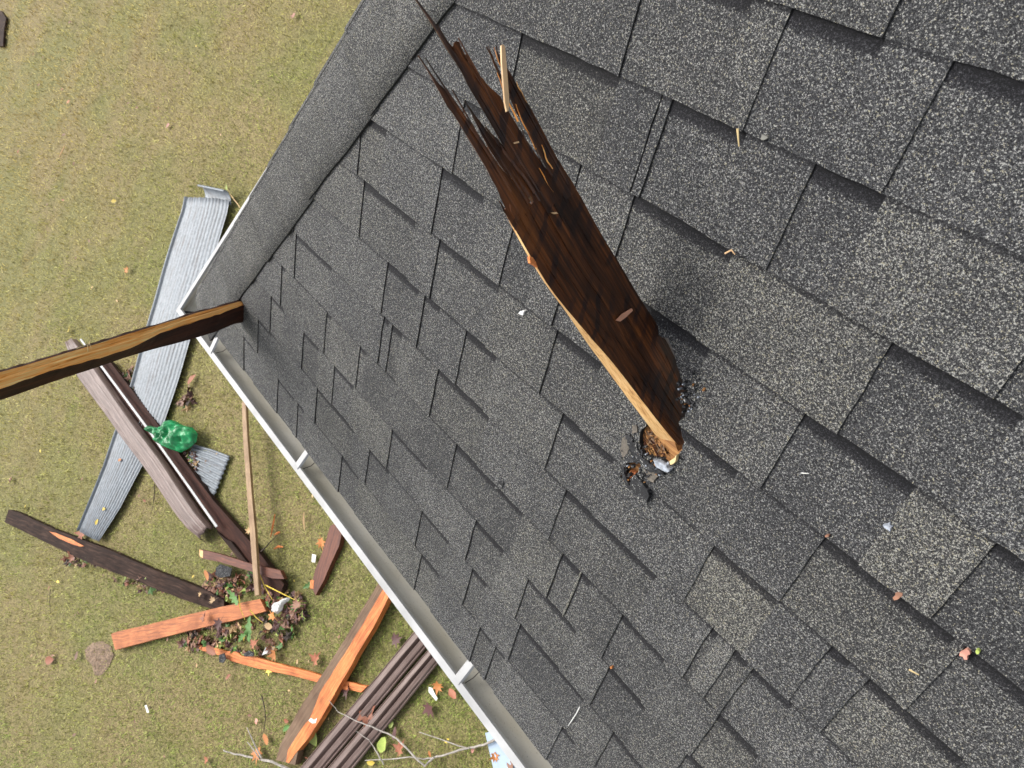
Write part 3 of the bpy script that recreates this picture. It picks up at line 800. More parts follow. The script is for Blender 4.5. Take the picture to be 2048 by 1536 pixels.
# ---- torn flaps and rims around the hole
def roofbit(name, px, mat, h0, h1, label=None, warp=None, mats=None):
    bm = bmesh.new(); pts = [onroof(*p) for p in px]
    plate(bm, pts, h0, (lambda u, w_: h1 + (warp(u, w_) if warp else 0)))
    o = obj(name, bm, mats or mat)
    o.parent = roof
    if label: o['label'] = label
    return o
roofbit('torn_shingle_flap', ragged([(1271, 951), (1279, 944), (1290, 957), (1304, 975), (1307, 988), (1301, 1001), (1287, 994), (1277, 985), (1268, 968)], 2.0, 6), M_BLKSH, .003, .012, 'torn black shingle flap lying below the small hole')
roofbit('torn_shingle_flap', ragged([(1316, 915), (1328, 919), (1339, 925), (1350, 934), (1346, 939), (1333, 936), (1322, 929)], 1.0), M_TORNPALE, .004, .013, 'pale torn shingle edge at the foot of the board')
roofbit('torn_shingle_flap', ragged([(1258, 866), (1265, 864), (1272, 880), (1283, 896), (1291, 912), (1304, 921), (1318, 933), (1333, 941), (1320, 944), (1302, 938), (1288, 926), (1276, 914), (1266, 895)], 2.2, 6), M_BLKSH, .004, .0095, 'black torn rim between the two holes')
roofbit('torn_shingle_flap', ragged([(1250, 930), (1252, 919), (1262, 912), (1276, 911), (1284, 918), (1275, 921), (1262, 921), (1255, 928), (1256, 944), (1263, 962), (1272, 975), (1266, 976), (1256, 962), (1251, 946)], 1.0), M_BLKSH, .004, .010, 'black torn rim around the small hole')
for px, nm in (([(1250, 875), (1262, 868), (1266, 885), (1260, 905), (1250, 912), (1246, 898)], 'scuff_patch'), ([(1295, 938), (1312, 936), (1322, 950), (1312, 962), (1300, 955)], 'scuff_patch'),
               ([(1270, 850), (1278, 848), (1280, 862), (1270, 866)], 'scuff_patch')):
    roofbit(nm, ragged(px, 1.5), M_SCUFF, .002, .0074, 'bare brownish patch rubbed free of granules')
roofbit('osb_splinter', ragged([(1346, 918), (1356, 912), (1360, 906), (1358, 918), (1352, 925), (1347, 926)], .8, 2), M_STRAW, .002, .009)
# crumbs of asphalt, glass mat and wood round the two holes
for nm, mt_, n_ in (('torn_crumbs', M_BLKSH, 130), ('pale_crumbs', M_TORNPALE, 24), ('wood_crumbs', M_OSB, 26)):
    bm = bmesh.new()
    for _ in range(n_):
        cx, cy, rr = random.choice(((1283, 905, 26), (1325, 930, 24), (1262, 945, 20), (1290, 975, 22), (1380, 800, 22), (1385, 770, 26), (1300, 938, 30)))
        x, y = random.gauss(cx, rr * .5), random.gauss(cy, rr * .5)
        if 1296 < x < 1356 and 855 < y < 905: continue
        u, w_ = onroof(x, y); r_ = random.uniform(.0007, .0026) * (1.5 if nm == 'torn_crumbs' else .9); k0 = random.uniform(0, 6)
        plate(bm, [(u + r_ * random.uniform(.5, 1.3) * math.cos(k0 + k), w_ + r_ * random.uniform(.4, 1.2) * math.sin(k0 + k)) for k in (0, 1.3, 2.6, 3.9, 5.2)], .002, random.uniform(.0075, .0105))
    o = obj(nm, bm, mt_); o.parent = roof; o['kind'] = 'stuff'
# shredded strand board inside the hole
bm = bmesh.new()
for _ in range(700):
    x = random.uniform(1281, 1362); y = random.uniform(848, 928)
    if x > 1283 + (y - 838) * .76 or (x - 1312) ** 2 / 30 ** 2 + (y - 884) ** 2 / 36 ** 2 > 1: continue
    u, w_ = onroof(x, y); a = random.choice((random.uniform(0, 6.28), random.uniform(.1, .6))); L = random.uniform(.005, .020); wd = random.uniform(.0003, .0014)
    h = random.uniform(-.007, -.001); cu, sn = math.cos(a), math.sin(a)
    q = [(-L / 2, -wd), (0, -wd * 1.3), (L / 2, 0), (0, wd * 1.3)]
    bm.faces.new([bm.verts.new(uw(u + px_ * cu - py_ * sn, w_ + px_ * sn + py_ * cu, h + random.uniform(-.0015, .002))) for px_, py_ in q])
for f_ in bm.faces: f_.material_index = random.choice((0, 0, 1, 2))
o = obj('shredded_strands', bm, [M_OSB, M_MAROON, M_GREYBR]); o.parent = roof; o['kind'] = 'stuff'
roofbit('bare_wood', [(1255, 950), (1262, 940), (1272, 945), (1268, 962), (1261, 964)], M_ORANGE2, -.005, .001)

# ================================================================ THE SECOND LONG BOARD, stuck in by the corner
def invd(x): return .413 - (x - 485) * -.00044 if False else .413 + (485 - x) * .00044
beam = empty('splintered_beam', uw(*onroof(490, 618)), 'long split beam with orange top face stuck in the roof corner above the gutter', 'beam')
st = []   # station x, top y, boundary y, bottom y
for x, yt, yb_, yo in ((497, 600, 613, 641), (485, 600, 611, 642), (440, 612, 628, 661), (400, 622, 640, 673), (360, 635, 654, 684), (320, 647, 667, 694), (260, 664, 697, 712), (200, 683, 716, 733), (150, 698, 729, 749), (100, 713, 742, 766), (50, 728, 760, 784), (0, 741, 778, 801), (-60, 757, 796, 823), (-140, 781, 824, 853)):
    D = 1 / invd(x); st.append((x, yt, yb_, yo, D))
ax = (deep(st[-1][0], st[-1][2], st[-1][4]) - deep(st[0][0], st[0][2], st[0][4])).normalized()
org = deep(st[0][0], st[0][2], st[0][4])
vmm = ray(250, 690).normalized(); v2 = (vmm - ax * vmm.dot(ax)).normalized(); dn2 = v2.cross(ax)
dn2 = dn2 if dn2.dot(AX[1]) > 0 else -dn2
BM2 = Matrix((ax, dn2, ax.cross(dn2))).transposed(); inv2 = BM2.inverted()
def sec(x, y, D, back): return inv2 @ (deep(x, y, D) + v2 * back - org)
def quadstrip(bm, rows_, mis):
    prev = None
    for r in rows_:
        vs = [bm.verts.new(p) for p in r]
        if prev:
            n = len(vs)
            for k in range(n):
                bm.faces.new((prev[k], vs[k], vs[(k + 1) % n], prev[(k + 1) % n])).material_index = mis[k]
        else: bm.faces.new(vs[::-1]).material_index = mis[-1]
        prev = vs
    bm.faces.new(prev).material_index = mis[-1]
rows_ = []
def lerp_st(k, f): return tuple(a + (b - a) * f for a, b in zip(st[k], st[k + 1]))
allst = []
for k in range(len(st) - 1):
    for f in (0, .25, .5, .75): allst.append(lerp_st(k, f))
allst.append(st[-1])
for i, (x, yt, yb_, yo, D) in enumerate(allst):
    jt = random.uniform(-1.2, 1.2); jb = random.uniform(-.9, .9)
    pts = [sec(x, yt - 2.2 + jt, D, .020)]
    for f, dz in ((.08, .0115), (.25, .0095), (.42, .0085), (.55, .0045), (.78, .003)):
        pts.append(sec(x, yt + (yb_ - yt) * f, D, dz + random.uniform(-.0006, .0006)))
    pts += [sec(x, yb_ + jb, D, 0), sec(x, yo, D, .026), sec(x, yo - 2, D, .062), sec(x, yt + 4, D, .058)]
    rows_.append(pts)
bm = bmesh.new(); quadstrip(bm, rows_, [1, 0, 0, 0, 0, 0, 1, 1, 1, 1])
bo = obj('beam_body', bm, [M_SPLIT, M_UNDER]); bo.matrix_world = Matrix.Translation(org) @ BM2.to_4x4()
bo.parent = beam; bo.matrix_parent_inverse = Matrix.Translation(beam.location).inverted()
# the tip of the beam bites into the shingles
bm = bmesh.new(); tip = [sec(497, 601, 1 / invd(497), .03), sec(499, 613, 1 / invd(499), .004), sec(498, 640, 1 / invd(498), .026), sec(496, 636, 1 / invd(496), .062), sec(492, 606, 1 / invd(492), .058)]
tip2 = [p + Vector((-.10, 0, 0)) + Vector((0, 0.0, 0)) for p in tip]
cen = sum(tip2, Vector()) / 5; tip2 = [cen + (p - cen) * .55 for p in tip2]
quadstrip(bm, [tip, [a.lerp(b, .12) * 1.0 for a, b in zip(tip, tip2)], tip2], [0] * 5)
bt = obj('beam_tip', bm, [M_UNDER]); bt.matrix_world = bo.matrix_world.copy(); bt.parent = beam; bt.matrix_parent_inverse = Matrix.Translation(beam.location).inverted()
for a, b in (((152, 698), (179, 690)), ((176, 703), (181, 680)), ((181, 680), (183, 697))):
    bm = bmesh.new(); pa, pb = deep(*a, 1 / invd(a[0]) - .01), deep(*b, 1 / invd(b[0]) - .03)
    tube(bm, [pa, pa.lerp(pb, .5) + Vector((0, 0, .004)), pb], [.0009, .0008, .0004], 4); par(obj('loose_fibre', bm, M_STRAW), beam)

# ================================================================ DEBRIS ON THE LAWN
G = GZ + .012
def slab(name, px, z1, th, mats, label, cat, group=None, jag=0.0, sub=3, mi_side=0, parent=None, flat=False, under=None):
    """a solid piece whose top outline is seen at px, top height z1; its own X runs along its length"""
    pts = [at(x, y, z1) for x, y in px]
    a, b = max(((p, q) for p in pts for q in pts), key=lambda t_: (t_[0] - t_[1]).length)
    ang = math.atan2((b - a).y, (b - a).x)
    out = []
    for i in range(len(pts)):
        p, q = pts[i], pts[(i + 1) % len(pts)]
        n = max(1, int((q - p).length / .06)) if jag else 1
        for k in range(n):
            v_ = p.lerp(q, k / n)
            if k: v_ = v_ + Vector((random.uniform(-jag, jag), random.uniform(-jag, jag), 0))
            out.append(v_)
    cen = sum(out, Vector()) / len(out)
    bm = bmesh.new(); bv = [bm.verts.new(p - Vector((0, 0, th))) for p in out]; tv = [bm.verts.new(p) for p in out]
    ch = [bm.verts.new(cen + (p - cen) * 1.0) for p in out] if False else tv
    bm.faces.new(tv); bm.faces.new(bv[::-1]).material_index = mi_side
    for i in range(len(out)): bm.faces.new((bv[i], bv[(i + 1) % len(out)], tv[(i + 1) % len(out)], tv[i])).material_index = mi_side
    bmesh.ops.bevel(bm, geom=[e for e in bm.edges if all(v_ in tv for v_ in e.verts)], offset=min(.003, th * .2), segments=1, affect='EDGES') if not jag else None
    o = obj(name, bm, mats); setloc(o, Vector((cen.x, cen.y, z1 - th)), ang)
    if parent: 
        bpy.context.view_layer.update(); par(o, parent); 
        if label: o['label'] = label
        return o
    return tag(o, label, cat, group)

def sheet(name, rows_px, z, nx, amp, waves, mat, ny_sub=6, prof=None, curl=None, jag=0):
    """a corrugated sheet lofted between a left and a right edge; rows_px = [((xl,yl),(xr,yr)), ...]"""
    R = []
    for (a, b), (c_, d_) in zip(rows_px[:-1], rows_px[1:]):
        for k in range(ny_sub):
            f = k / ny_sub
            R.append(((a[0] + (c_[0] - a[0]) * f, a[1] + (c_[1] - a[1]) * f), (b[0] + (d_[0] - b[0]) * f, b[1] + (d_[1] - b[1]) * f)))
    R.append(rows_px[-1])
    bm = bmesh.new(); vs = []
    for i, (l, r) in enumerate(R):
        pl, pr_ = at(*l, z), at(*r, z); row = []
        fi = i / (len(R) - 1)
        for j in range(nx + 1):
            f = j / nx; p = pl.lerp(pr_, f)
            h = amp * math.sin(f * waves * 2 * math.pi) if prof is None else prof(f, fi)
            h += (.004 if name == 'ribbed_trim' else .010) * mnoise.noise(Vector((p.x * 2, p.y * 2, 1.3)))
            if curl: h += curl(fi, f)
            if jag and i in (0, len(R) - 1): p = p + (pl - pr_).normalized().cross(Vector((0, 0, 1))) * random.uniform(-jag, jag)
            row.append(bm.verts.new(p + Vector((0, 0, h))))
        vs.append(row)
    for i in range(len(vs) - 1):
        for j in range(nx): f = bm.faces.new((vs[i][j], vs[i + 1][j], vs[i + 1][j + 1], vs[i][j + 1])); f.smooth = True
    p0, p1 = at(*R[0][0], z), at(*R[-1][0], z)
    o = obj(name, bm, mat); o.data.transform(Matrix.Identity(4))
    for f in o.data.polygons: f.use_smooth = True
    setloc(o, Vector(((p0.x + p1.x) / 2, (p0.y + p1.y) / 2, z)), math.atan2(p1.y - p0.y, p1.x - p0.x))
    md = o.modifiers.new('t', 'SOLIDIFY'); md.thickness = .0012
    return o
def ribprof(f, fi):
    if f < .055: return .022 * (f / .055)
    if f < .09: return .022 - .030 * (f - .055) / .035
    h = .0045 * math.sin(f * 15 * 2 * math.pi)
    h += .020 * math.sin(min(1, (f - .09) / .91) * math.pi)
    return h
PZ = GZ + .055
rp = empty('roofing_panel', at(300, 740, GZ), 'long bent corrugated steel roofing panel lying on the lawn under the gutter corner', 'metal panel')
o = sheet('panel_sheet', [((371, 396), (462, 402)), ((344, 480), (440, 478)), ((320, 560), (414, 572)), ((290, 662), (386, 662)), ((262, 760), (356, 760)), ((232, 850), (325, 850)), ((206, 930), (284, 930)), ((176, 1005), (241, 1015)), ((156, 1060), (198, 1083))], PZ, 90, .004, 14, M_GALV, prof=ribprof,
          curl=lambda fi, f: (.02 * max(0, 1 - fi * 30) + .006 * math.sin(fi * 7)), jag=.006)
par(o, rp)
bm = bmesh.new()   # curled-over end
pa, pb = at(410, 398, PZ), at(462, 410, PZ); back = (at(414, 360, PZ) - at(408, 398, PZ)); vs = []
for i in range(15):
    f = i / 14; a_ = f * 3.6; row = []
    for j in range(25):
        g_ = j / 24; p = pa.lerp(pb, g_) + back * (.55 * f + .52 * math.sin(a_) * .55) + Vector((0, 0, .05 * (1 - math.cos(a_)) + .004 * math.sin(g_ * 7 * 2 * math.pi)))
        row.append(bm.verts.new(p))
    vs.append(row)
for i in range(14):
    for j in range(24): bm.faces.new((vs[i][j], vs[i + 1][j], vs[i + 1][j + 1], vs[i][j + 1])).smooth = True
o = obj('curled_end', bm, M_GALV); par(o, rp); md = o.modifiers.new('t', 'SOLIDIFY'); md.thickness = .0012

o = sheet('metal_sheet_scrap', [((386, 888), (366, 950)), ((422, 898), (398, 975)), ((460, 912), (428, 996))], GZ + .03, 60, .007, 9, M_GALV, jag=.004)
tag(o, 'small torn square of corrugated steel lying beside the green bag', 'metal sheet')

# brown gutter length lying face down with its white inner edge showing
bg_ = empty('fallen_gutter', at(300, 900, GZ), 'brown fallen gutter length with a thin white edge lying across the steel panel', 'gutter')
def gprof(f, fi): return .075 * min(1, f / .22, (1.02 - f) / .10) + (.007 if .34 < f < .40 else 0) - (.006 if .68 < f < .72 else 0)
GB = GZ + .07
o = sheet('gutter_trough', [((141, 692), (159, 680)), ((160, 760), (205, 738)), ((191, 802), (246, 800)), ((283, 926), (340, 926)), ((366, 1043), (410, 1028)), ((400, 1084), (431, 1055))], GB, 40, 0, 1, M_BRMETAL, prof=gprof, jag=.01,
          curl=lambda fi, f: -.05 * max(0, fi - .9) * 10 * (1 - f)); par(o, bg_)
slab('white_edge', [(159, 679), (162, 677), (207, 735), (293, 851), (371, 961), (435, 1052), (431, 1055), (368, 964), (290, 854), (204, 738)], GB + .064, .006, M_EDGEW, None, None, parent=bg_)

def prism_len(name, px_c, wpx, z1, th, mats, label, cat): pass
slab('dark_plank', [(196, 730), (219, 722), (284, 806), (362, 913), (427, 1001), (506, 1090), (568, 1168), (558, 1194), (535, 1180), (485, 1121), (441, 1068), (370, 975), (290, 868)], GZ + .075, .045, [M_MAROON, M_DARKW], 'dark maroon plank lying right beside the white edged fallen gutter', 'plank', mi_side=1, jag=.001)
slab('dark_plank', [(452, 1079), (462, 1083), (497, 1128), (486, 1131), (432, 1062)], GZ + .100, .02, M_DARKW, 'narrow black strip of wood between fallen gutter and the thin pole', 'wood strip')
slab('dark_timber', [(9, 1044), (17, 1019), (34, 1024), (113, 1060), (219, 1100), (314, 1142), (410, 1179), (448, 1201), (447, 1219), (424, 1218), (362, 1198), (260, 1157), (178, 1126), (85, 1082)], GZ + .060, .05, M_DARKW, 'long dark weathered timber lying leftmost on the lawn with an orange split', 'timber', jag=.002)
slab('orange_split', [(98, 1063), (112, 1066), (142, 1078), (168, 1092), (160, 1093), (146, 1089), (118, 1077)], GZ + .064, .003, M_ORANGE, 'orange sliver split out of the dark timber beneath it', 'wood sliver', jag=.001)
slab('orange_board', [(222, 1268), (232, 1264), (300, 1248), (370, 1231), (440, 1214), (520, 1198), (532, 1222), (470, 1240), (400, 1256), (320, 1276), (230, 1300)], GZ + .065, .035, M_ORANGE2, 'short flat orange board with a square cut left end', 'board', jag=.001)
slab('red_batten', [(398, 1108), (402, 1099), (440, 1108), (500, 1127), (560, 1141), (568, 1158), (545, 1157), (500, 1142), (440, 1124), (404, 1117)], GZ + .115, .035, [M_RED, M_TAN], 'slim red brown batten crossing under the pale pole', 'batten', jag=.001)
slab('batten_end', [(398, 1099), (406, 1101), (406, 1117), (399, 1113)], GZ + .1165, .034, M_TAN, None, None, parent=bpy.data.objects['red_batten'])
slab('pointed_stake', [(660, 1052), (672, 1046), (685, 1060), (678, 1092), (664, 1122), (648, 1160), (631, 1191), (626, 1180), (621, 1178), (630, 1140), (644, 1106), (652, 1080)], GZ + .05, .04, M_RED, 'red brown board with a pointed end lying just left of the gutter', 'stake', jag=.002)
slab('broken_tip', [(620, 1160), (628, 1160), (627, 1178), (619, 1177)], GZ + .0515, .02, M_ORANGE, None, None, parent=bpy.data.objects['pointed_stake'])
pole = slab('thin_pole', [(483, 804), (491, 803), (495, 880), (503, 985), (510, 1060), (518, 1190), (509, 1192), (503, 1110), (499, 1060), (492, 960), (486, 880)], GZ + .17, .022, M_POLE, 'thin pale wooden pole running from the gutter to the leaf pile', 'pole')
# two-tone broken timber
bt2 = empty('split_timber', at(670, 1350, GZ), 'long timber split lengthwise into a grey brown half and a bright orange half', 'timber')
slab('weathered_half', [(757, 1166), (780, 1180), (760, 1215), (735, 1262), (700, 1315), (672, 1365), (640, 1420), (625, 1440), (600, 1480), (590, 1530), (552, 1520), (560, 1490), (592, 1430), (610, 1400), (650, 1340), (690, 1278), (720, 1225)], GZ + .085, .055, M_GREYBR, None, None, parent=bt2, jag=.001)
slab('orange_half', [(768, 1175), (781, 1185), (770, 1210), (745, 1258), (712, 1312), (690, 1352), (660, 1405), (640, 1440), (618, 1475), (590, 1508), (578, 1526), (572, 1524), (576, 1500), (596, 1468), (612, 1445), (618, 1440), (630, 1412), (640, 1385), (668, 1340), (700, 1290), (735, 1232)], GZ + .0885, .05, M_ORANGE, None, None, parent=bt2, jag=.003)
slab('white_scrape', [(617, 1441), (622, 1436), (628, 1440), (634, 1436), (631, 1446), (624, 1447)], GZ + .0905, .002, M_WHT, None, None, parent=bt2)
o = slab('orange_splinter', [(392, 1288), (405, 1294), (432, 1296), (450, 1303), (472, 1303), (484, 1312), (508, 1313), (560, 1328), (604, 1340), (645, 1352), (690, 1362), (735, 1372), (722, 1385), (690, 1380), (640, 1366), (600, 1355), (560, 1346), (520, 1338), (490, 1330), (462, 1322), (450, 1316), (440, 1312), (420, 1305), (400, 1300)], GZ + .045, .03, M_ORANGE, 'long rough orange splinter lying beneath the split timber', 'splintered wood', jag=.004)
# brown ribbed trim: two equal lengths side by side
def tprof(f, fi):
    pts_ = ((0, .004), (.04, .012), (.07, .006), (.12, .008), (.20, .034), (.44, .038), (.52, .010), (.56, .008), (.62, .026), (.84, .020), (.90, .006), (.95, .010), (1, .0))
    for (a, ha), (b, hb) in zip(pts_[:-1], pts_[1:]):
        if f <= b: return ha + (hb - ha) * (f - a) / (b - a)
    return 0
def ext(l, r):                               # run the traced edges on under the gutter and out of the picture
    f = lambda a, b, k: (a[0] + (b[0] - a[0]) * k, a[1] + (b[1] - a[1]) * k)
    return [(f(*l, k), f(*r, k)) for k in (-.22, 0, .25, .5, .75, 1.0, 1.3)]
o = sheet('ribbed_trim', ext(((828, 1265), (601, 1536)), ((851, 1298), (652, 1536))), GZ + .040, 78, 0, 1, M_BRMETAL, prof=tprof, ny_sub=3)
tag(o, 'brown ribbed metal trim length lying next to the split timber, left of its twin', 'metal trim')
o = sheet('ribbed_trim', ext(((855, 1302), (656, 1536)), ((878, 1325), (708, 1536))), GZ + .040, 78, 0, 1, M_BRMETAL, prof=tprof, ny_sub=3)
tag(o, 'brown ribbed metal trim length nearest the gutter, right of its twin', 'metal trim')

def bent(name, px, w0, mat, label, cat, group=None, z=GZ + .05, kids=()):
    bm = bmesh.new(); pts = [at(x, y, z + .012 * math.sin(i * 1.9)) for i, (x, y) in enumerate(px)]
    fine = []
    for a, b in zip(pts[:-1], pts[1:]):
        for k in range(3): fine.append(a.lerp(b, k / 3) + Vector([random.uniform(-.003, .003) for _ in range(3)]))
    fine.append(pts[-1]); n = len(fine)
    tube(bm, fine, [w0 * (1 - .7 * i / n) * random.uniform(.85, 1.15) for i in range(n)], 6)
    for kp, kw in kids:
        kk = [at(x, y, z + .01) for x, y in kp]; tube(bm, kk, [kw * (1 - .6 * i / len(kk)) for i in range(len(kk))], 5)
    o = obj(name, bm, mat); setloc(o, pts[0])
    return tag(o, label, cat, group)
bent('fallen_branch', [(580, 1540), (545, 1524), (520, 1518), (480, 1510), (450, 1502), (447, 1500)][::1], .010, M_TWIGW, 'thick bleached branch at the bottom edge left of the ribbed trim', 'branch', kids=(([(523, 1516), (510, 1490), (498, 1464), (494, 1455)], .006), ([(518, 1516), (508, 1500), (495, 1484)], .005)))
bent('fallen_branch', [(848, 1530), (815, 1500), (795, 1478), (765, 1462), (735, 1450), (700, 1436), (676, 1423), (658, 1400)], .0065, M_TWIGW, 'long pale twig lying across the ribbed trim', 'twig', z=GZ + .09)
bent('fallen_branch', [(768, 1530), (757, 1512), (748, 1495), (738, 1480), (712, 1462)], .005, M_TWIGW, 'short pale twig crossing the lower end of the ribbed trim', 'twig', z=GZ + .085)
bent('fallen_branch', [(1003, 1474), (975, 1486), (950, 1494), (918, 1500), (890, 1510), (865, 1516), (848, 1518), (820, 1514), (780, 1518), (730, 1521)], .008, M_TWIGW, 'pale branch lying just left of the pale blue sheet', 'branch', z=GZ + .05, kids=(([(938, 1497), (918, 1492), (880, 1478), (850, 1468), (838, 1464)], .004), ([(868, 1515), (855, 1526), (848, 1534)], .007)))
bent('dark_twig', [(524, 1392), (530, 1420), (531, 1440), (527, 1465), (520, 1480)], .004, M_TWIGD, 'curved black twig on the grass left of the split timber', 'twig', z=GZ + .02)
bent('dark_twig', [(308, 968), (309, 990), (306, 1010), (302, 1027)], .0045, M_TWIGD, 'black twig on the grass left of the fallen gutter end', 'twig', z=GZ + .02)
bent('dark_twig', [(520, 1105), (530, 1096), (545, 1080), (555, 1070)], .006, M_TWIGD, 'dark forked twig right of the thin pole', 'twig', z=GZ + .05)
bent('dark_twig', [(100, 1180), (100, 1215), (101, 1228)], .003, M_TWIGD, 'thin brown twig on the open grass below the dark timber', 'twig', z=GZ + .02)
bent('green_sprig', [(480, 415), (468, 398), (460, 388), (455, 378)], .0045, LM['tan'], 'leafy sprig at the curled end of the steel panel', 'sprig', z=GZ + .1)
for px, lb in (([(541, 1075), (546, 1050), (550, 1028)], 'long orange shaving standing right of the thin pole'), ([(548, 1070), (555, 1066), (560, 1064)], 'short orange shaving on the dark forked twig'), ([(548, 1098), (556, 1093), (566, 1094)], 'flat orange shaving lying below the forked twig'), ([(609, 1060), (607, 1040), (608, 1024)], 'thin yellow shaving lying nearest the gutter'), ([(118, 315), (124, 302), (130, 290)], 'single tan shaving on the open upper lawn')):
    bm = bmesh.new(); pts = [at(x, y, GZ + .04) for x, y in px]; tube(bm, pts, [.004, .010, .004], 4); o = obj('wood_shaving', bm, M_ORANGE if 'orange' in lb else M_TANSTRAW); setloc(o, pts[0]); tag(o, lb, 'wood shaving', 'wood shavings on the lawn')

# crumpled things
def crumple(name, px, z, H, mat, label, cat, amp=.03, freq=9.0, rings=14, sub=5):
    pts = []
    for i in range(len(px)):
        for k in range(sub):
            f = k / sub; a, b = px[i], px[(i + 1) % len(px)]; pts.append(at(a[0] + (b[0] - a[0]) * f, a[1] + (b[1] - a[1]) * f, z))
    c_ = sum(pts, Vector()) / len(pts)
    bm = bmesh.new(); rws = []
    for r in range(1, rings + 1):
        f = r / rings; row = []
        for p in pts:
            q_ = c_ + (p - c_) * f; nz = mnoise.noise(q_ * freq); rd = 1 - abs(mnoise.noise(q_ * freq * 1.9 + Vector((3, 1, 7)))) * 2
            h = H * math.sqrt(max(0, 1 - f ** 3)) + (amp * nz + amp * .8 * rd) * (1 - f ** 6)
            row.append(bm.verts.new(q_ + Vector((0, 0, max(0.002, h)))))
        rws.append(row)
    top = bm.verts.new(c_ + Vector((0, 0, H + amp * .5))); n = len(pts)
    for k in range(n): bm.faces.new((top, rws[0][k], rws[0][(k + 1) % n])).smooth = True
    for i in range(rings - 1):
        for k in range(n): bm.faces.new((rws[i][k], rws[i + 1][k], rws[i + 1][(k + 1) % n], rws[i][(k + 1) % n])).smooth = True
    o = obj(name, bm, mat)
    for f in o.data.polygons: f.use_smooth = True
    setloc(o, c_)
    return tag(o, label, cat)
crumple('plastic_bag', [(291, 858), (303, 852), (322, 856), (333, 850), (344, 840), (352, 842), (368, 851), (386, 855), (396, 868), (393, 884), (380, 896), (362, 905), (345, 900), (326, 892), (316, 884), (322, 874), (306, 868)], GZ + .10, .07, M_BAG, 'crumpled shiny green plastic bag beside the fallen gutter', 'plastic bag', amp=.040, freq=10, rings=22, sub=8)
crumple('white_rag', [(546, 1214), (553, 1205), (562, 1202), (572, 1196), (582, 1194), (578, 1202), (568, 1209), (565, 1220), (556, 1228), (547, 1224)], GZ + .06, .03, M_WHT, 'crumpled white rag right of the leaf pile', 'rag', amp=.02, freq=22, rings=8)
slab('white_scrap', [(523, 1311), (531, 1295), (535, 1293), (533, 1301), (541, 1302), (546, 1293), (549, 1294), (541, 1306), (530, 1308)], GZ + .03, .004, M_WHT, 'forked white plastic scrap beside the orange splinter', 'plastic scrap')
slab('white_scrap', [(624, 1108), (632, 1110), (630, 1125), (623, 1124)], GZ + .03, .004, M_WHT, 'small white rectangle beside the red brown stake', 'plastic scrap')
slab('white_scrap', [(857, 1374), (864, 1376), (869, 1386), (875, 1397), (872, 1402), (864, 1392), (857, 1384)], GZ + .03, .004, M_WHT, 'white curled scrap under the yellow leaf beside the trim', 'plastic scrap')
slab('white_scrap', [(289, 1411), (293, 1410), (298, 1425), (294, 1426)], GZ + .03, .003, M_WHT, 'thin white scrap on the open grass at lower left', 'plastic scrap')
slab('blue_sheet', [(970, 1466), (990, 1461), (1006, 1481), (1012, 1492), (1032, 1540), (988, 1545), (978, 1500)], GZ + .035, .004, M_PAPER, 'pale blue printed sheet of board under the gutter at the bottom edge', 'sheet')
for px, lb in (([(432, 1135), (440, 1128), (464, 1136), (460, 1152), (440, 1156), (430, 1150)], 'black shingle scrap under the red brown batten'), ([(486, 1308), (498, 1301), (508, 1306), (506, 1313), (490, 1313)], 'black shingle scrap on the head of the orange splinter'), ([(438, 1310), (448, 1306), (452, 1318), (446, 1326), (438, 1324)], 'black shingle scrap left of the orange splinter')):
    slab('shingle_scrap', px, GZ + .085, .006, M_BLKSH, lb, 'shingle scrap', 'shingle scraps by the leaf pile')
slab('bark_scrap', [(-6, 20), (3, 22), (12, 36), (8, 60), (6, 92), (-6, 92)], GZ + .05, .03, M_DARKW, 'dark object cut by the upper left edge of the picture', 'debris')
crumple('thatch_clump', [(170, 1298), (186, 1285), (205, 1282), (222, 1292), (228, 1310), (218, 1335), (204, 1352), (190, 1350), (184, 1330), (172, 1318)], GZ + .004, .012, plain('dry_thatch', (.20, .14, .095), .9, .5, 60, bumps=1), 'brown bare patch of dry thatch left of the orange board', 'thatch', amp=.012, freq=26)

# ---------------------------------------------------------------- leaves
def leaf_mesh(kind, mat, seed):
    r = random.Random(seed); pts = []
    if kind == 'maple':
        tips = [(-140, .55), (-100, .35), (-75, .85), (-45, .5), (-28, .95), (-12, .6), (0, 1.15), (12, .6), (28, .95), (45, .5), (75, .85), (100, .35), (140, .55), (180, .25)]
        for a, d in tips: pts.append((math.sin(math.radians(a)) * d * r.uniform(.85, 1.1), math.cos(math.radians(a)) * d * r.uniform(.85, 1.1)))
    elif kind == 'oak':
        for i in range(9): f = i / 8; pts.append(((.20 + .22 * (i % 2)) * (math.sin(f * math.pi * .9 + .2)), -1 + 2 * f))
        pts += [(-x, y) for x, y in pts[::-1]]
    else:
        for i in range(10): a = i / 10 * 2 * math.pi; pts.append((math.sin(a) * .5 * r.uniform(.85, 1.1), math.cos(a) * (1 if abs(math.cos(a)) < .9 else 1.15) * .8))
    bm = bmesh.new()
    fold = r.uniform(.1, .5); curl_ = r.uniform(-.4, .6)
    hgt = lambda x, y: abs(x) * fold + curl_ * (y * y + x * x) * .35 + .12
    c0 = bm.verts.new((0, 0, hgt(0, 0))); vs = [bm.verts.new((x, y, hgt(x, y) + r.uniform(-.05, .1))) for x, y in pts]
    for i in range(len(vs)): bm.faces.new((c0, vs[i], vs[(i + 1) % len(vs)])).smooth = True
    a, b = bm.verts.new((.03, -.2, hgt(0, 0) + .01)), bm.verts.new((-.03, -.2, hgt(0, 0) + .01)); c2 = bm.verts.new((.05, -1.2, .05)); bm.faces.new((a, b, c2))
    me = bpy.data.meshes.new('leaf'); bm.to_mesh(me); bm.free(); me.materials.append(mat); return me
LMESH = {}
